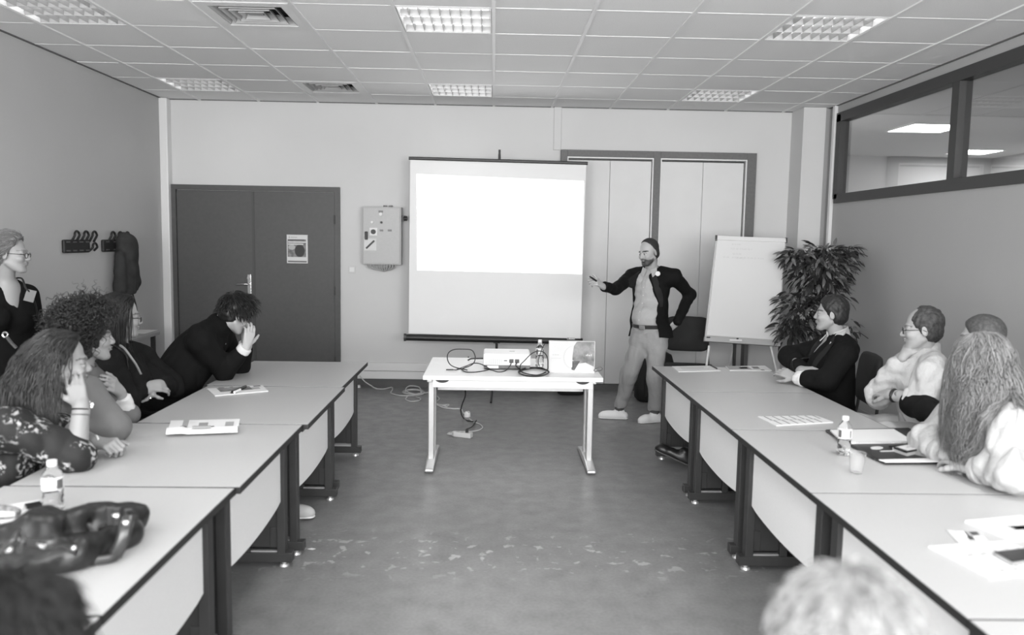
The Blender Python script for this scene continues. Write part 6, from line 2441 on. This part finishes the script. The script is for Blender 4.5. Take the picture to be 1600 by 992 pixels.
dl_ = A(1500, 704, 3.42) - rwr
dl_.z = -.005
hand(S, rwr, dl_, (-.1, -.2, .9), 1, (.4, .4, .4, .4))
sobj(S, .0045, 'body', skin_m, p10, lambda V: hd.tint(V) * .95)
hm10 = tinted('hair_fair', .17, .42, .5)
S = SDF()
fg.torso(S, .020, .08)
fg.sleeve(S, lsh, lel, lwr, (.080, .070, .056), 0, .72)
fg.sleeve(S, rsh, rel, rwr, (.085, .080, .062), 0, .72)
S.cone(fg.N + Vector((0, 0, .0)), fg.N + Vector((0, 0, .15)), .066, .07, .01, op='s')
S.wrinkle(.015, 38, 51)
sobj(S, .0075, 'blouse', mat('blouse_white', .38, .6, bump=(18, .5, .03)), p10)
topg10 = S.grid
S = SDF()
hd.cap(S, .012, .075, -.10, .02)
S.cone(hd.w(0, -.03, .03), hd.w(0, -.05, -.12), .080, .088, .04)
S.cone(hd.w(0, -.06, -.10), hd.w(.0, -.10, -.28), .092, .095, .05)
S.cone(hd.w(-.06, -.03, -.08), hd.w(-.13, -.02, -.34), .058, .050, .05)
S.cone(hd.w(.07, -.05, -.08), hd.w(.14, -.09, -.30), .052, .050, .05)
S.wrinkle(.005, 45, 2)
V, F = S.mesh(.008)
npmesh('hair', V, F, hm10, p10, np.full(len(V), .5))
hg = S.grid
P_, D_ = scalp(hd, 3400, 21, -.04, grow=.020, ymax=.075)
V, F, T_ = strands(P_, falling(D_, hd.R[:, 1], .15, .2), 24, .0205, [hcol(hd, (0, .030, -.03), (.080, .10, .11))], .40, (.013, .62), r=.0019, seed=12, lenjit=.35, keep=.62, fields=(hg, topg10), rad_jit=.5, spread=.028)
npmesh('hair_locks', V, F, hm10, p10, T_ * 1.1)
for a, b in ((lel, lwr), (rel, rwr)):
    S = SDF()
    S.cone(a.lerp(b, .60), a.lerp(b, .76), .064, .058, .01)
    S.plane(a.lerp(b, .77), b - a)
    S.plane(a.lerp(b, .58), a - b)
    sobj(S, .007, 'cuff', MATS['blouse_white'], p10)
fg.seated_legs((-.9, .3), suit_m)

# ---- two heads close to the viewer ------------------------------------
def near_person(label, hc, fwd, hair, seed, thin=False):
    r = person(label, (hc[0], hc[1] - .02, 0))
    h = Head(hc, fwd, (0, 0, 1), 1.0)
    x, y, z = hc
    f = Vector(fwd).normalized()
    f.z = 0
    f.normalize()
    lt = Vector((-f.y, f.x, 0))
    n = Vector((x, y, z - .17)) - f * .03
    g = Figure(r, Vector((x, y - .06, .57)), Vector((x, y - .05, z - .36)), n, n + lt * .19 - Vector((0, 0, .06)), n - lt * .19 - Vector((0, 0, .06)), f, 1.0)
    arms = []
    for q, s_ in ((1, g.L), (-1, g.R_)):
        e_ = s_ + Vector((0, 0, -.27)) + lt * q * .04 + f * .05
        w_ = e_ + f * .24 + Vector((0, 0, -.03)) - lt * q * .1
        arms.append((s_, e_, w_))
    S = SDF()
    g.skin_core(S, h, arms)
    h.prims(S)
    for (s_, e_, w_), q in zip(arms, (-1, 1)):
        hand(S, w_, w_ - e_ - Vector((0, 0, .02)), (0, 0, 1), q, (.3,) * 4)
    sobj(S, .006, 'body', skin_m, r, lambda V: h.tint(V))
    S = SDF()
    h.cap(S, .012, .075, -.075, .016)
    S.wrinkle(.004, 90, seed)
    V, F = S.mesh(.005)
    npmesh('hair', V, F, hair, r, np.full(len(V), .9))
    hg = S.grid
    P_, D_ = scalp(h, 4200, seed, -.05, grow=.014, ymax=.08)
    V, F, T_ = strands(P_, falling(D_, h.R[:, 1], .45, .3) + np.random.default_rng(seed).normal(0, .25 if thin else .45, D_.shape), 6, .0065 if thin else .010, [], .2, (.003, 1), r=.0009, seed=seed, fields=(hg,), spread=.005 if thin else .012)
    npmesh('hair_locks', V, F, hair, r, 1 + (T_ - 1) * 1.8)
    S = SDF()
    g.torso(S, .018, .08)
    for a_ in arms:
        g.sleeve(S, *a_, (.08, .066, .052), 0, .92)
    S.cone(n, n + Vector((0, 0, .15)), .062, .06, .01, op='s')
    S.wrinkle(.01, 22, seed)
    sobj(S, .010, 'sweater', mat('sweater_dark_' + ('a' if thin else 'b'), .05, .9), r)
    g.seated_legs((f.x, f.y), suit_m)
    return r, h


np1, h11 = near_person('blurred white-haired head close to the viewer at the bottom right', (.462, .98, 1.155), (.12, 1, -.08), tinted('hair_white', .26, .6), 71, True)
np2, h12 = near_person('blurred dark-haired head close to the viewer at the bottom left', (-.635, 1.02, 1.125), (.15, 1, -.1), tinted('hair_near_dark', .009, .5), 72)
MB().sph(h11.w(-.083, -.012, .012), (.006, .012, .008), 8, 6).build('hearing_aid', white_m, np1)

# ---- a chair under every seated person ---------------------------------
for (x, y, fx, fy, lab) in ((-2.36, 3.25, .9, .42, 'black chair under the woman in the flowered top'), (-2.36, 3.90, .88, .46, 'black chair under the curly haired woman in grey'),
                            (-2.38, 4.66, .86, .5, 'black chair under the long haired woman in the dark jacket'), (-2.24, 5.32, .86, .4, 'black chair under the man in the black suit by the door'),
                            (2.44, 5.62, -.95, .15, 'black chair under the man with crossed arms and dark blazer'), (2.66, 5.12, -.98, .05, 'empty black chair between the man with crossed arms and the man in white'), (2.60, 4.64, -.95, .1, 'black chair under the man in the white shirt'),
                            (2.68, 4.08, -.95, .2, 'black chair under the man with cropped hair behind the blonde woman'), (2.54, 3.16, -.9, .3, 'black chair under the fair haired woman in white'),
                            (.462, .92, .12, 1, 'black chair under the white-haired person at the bottom right'), (-.635, .96, .15, 1, 'black chair under the dark-haired person at the bottom left')):
    f = Vector((fx, fy, 0)).normalized()
    chair(x - f.x * .02, y - f.y * .02, math.atan2(-f.x, f.y), lab)

# ------------------------------------------------------------------ jacket on the rack, handbag on the table
jk = thing('hanging_jacket', 'dark jacket hanging from the second coat rack on the left wall', 'jacket', (LEFTX + .1, 8.2, 1.1))
wx = LEFTX + .10
S = SDF()
J = lambda u, v: Vector((wx, onx(u, v, wx).y, onx(u, v, wx).z))
S.cone(J(193, 373), J(203, 385), .05, .075, .04)
S.cone(J(196, 380), J(196, 452), .085, .10, .06)
S.cone(J(201, 380), J(205, 440), .07, .09, .05)
S.cone(J(188, 400), J(188, 452), .05, .06, .04)
S.cone(J(208, 400), J(209, 455), .04, .045, .03)
S.plane(J(200, 458), (0, .12, -1))
S.add(lambda P: (LEFTX + .012) - P[..., 0], [-1e9] * 3, [1e9] * 3, .004, 'i')
S.wrinkle(.010, 20, 5)
sobj(S, .009, 'jacket_cloth', mat('coat_dark', .028, .85, noise=(12, .3)), jk)
MB().tube(catmull([J(206, 455), J(209, 465), J(212, 475), J(214, 486)], 4), .012, 6, flat=((1, 0, 0), .5)).build('belt_end', MATS['coat_dark'], jk)

hb = thing('handbag', 'slouching black leather handbag with straps and buckles on the left row', 'handbag', onz(110, 845, TT))
bag_m = mat('bag_leather', .009, .38, .5, bump=(300, .2, .002))
S = SDF()
g_ = lambda u, v, z: onz(u, v, TT + z)
S.cone(g_(-40, 862, .06), g_(60, 848, .065), .068, .072, .05)
S.cone(g_(60, 848, .065), g_(150, 818, .06), .072, .062, .05)
S.cone(g_(150, 818, .06), g_(212, 808, .05), .062, .046, .04)
S.cone(g_(0, 885, .045), g_(120, 865, .04), .050, .045, .04)
S.cone(g_(120, 865, .04), g_(205, 832, .035), .045, .038, .04)
S.cone(g_(75, 822, .115), g_(165, 802, .10), .030, .025, .03)
S.cone(g_(50, 822, .125), g_(80, 826, .07), .040, .045, .03)
S.ell(g_(62, 812, .125), (.032, .045, .042), None, .02)
S.cone(g_(150, 812, .12), g_(175, 822, .10), .010, .022, .012, op='s')
S.cone(g_(48, 845, .115), g_(110, 838, .10), .012, .012, .015, op='s')
S.cone(g_(120, 805, .12), g_(155, 835, .06), .010, .010, .015, op='s')
S.plane((0, 0, TT + .002), (0, 0, -1))
S.wrinkle(.007, 40, 3)
sobj(S, .006, 'bag_body', bag_m, hb)
strap_m = mat('strap_leather', .03, .3, .6)


def strap(pts, r, nm, m=strap_m, fl=((0, 0, 1), 2.6)):
    return MB().tube(catmull(pts, 6), r, 8, flat=fl).build(nm, m, hb, smooth=True)


strap([g_(40, 848, .12), g_(75, 850, .13), g_(100, 848, .12), g_(118, 860, .07), g_(133, 874, .019), g_(150, 876, .018), g_(180, 870, .019), g_(187, 858, .03), g_(192, 838, .075), g_(197, 815, .11), g_(196, 800, .13)], .0055, 'shoulder_strap')
strap([g_(180, 868, .02), g_(190, 848, .06), g_(196, 825, .10), g_(200, 806, .125)], .0085, 'side_strap', strap_m, ((1, .3, 0), 2.4))
strap([g_(0, 862, .13), g_(20, 845, .17), g_(30, 832, .18), g_(36, 846, .16), g_(30, 862, .13)], .007, 'handle', strap_m, ((0, 0, 1), 1.2))
for a_, b_ in ((g_(172, 800, .115), g_(173, 800, .155)), (g_(182, 802, .115), g_(184, 800, .155)), (g_(199, 806, .10), g_(203, 800, .15))):
    MB().box((a_ + b_) / 2 - Vector((0, 0, .012)), (.024, .010, .06), Matrix.Rotation(.25, 3, 'Z')).build('upright_tab', bag_m, hb, bevel=.003)
for u, v, z, r_ in ((70, 851, .125, .012), (78, 849, .128, .010), (114, 856, .09, .008), (196, 817, .125, .009), (181, 806, .14, .009), (35, 842, .15, .008), (12, 858, .135, .010), (88, 845, .125, .008)):
    MB().sph(g_(u, v, z), (r_ * 1.5, r_, r_), 10, 8).build('buckle', chrome_m, hb, smooth=True)
MB().tube([g_(66 + 7 * math.cos(t), 850 + 3 * math.sin(t), .13) for t in np.linspace(0, 2 * math.pi, 15)[:-1]], .0045, 6, closed=True).build('strap_ring', chrome_m, hb)
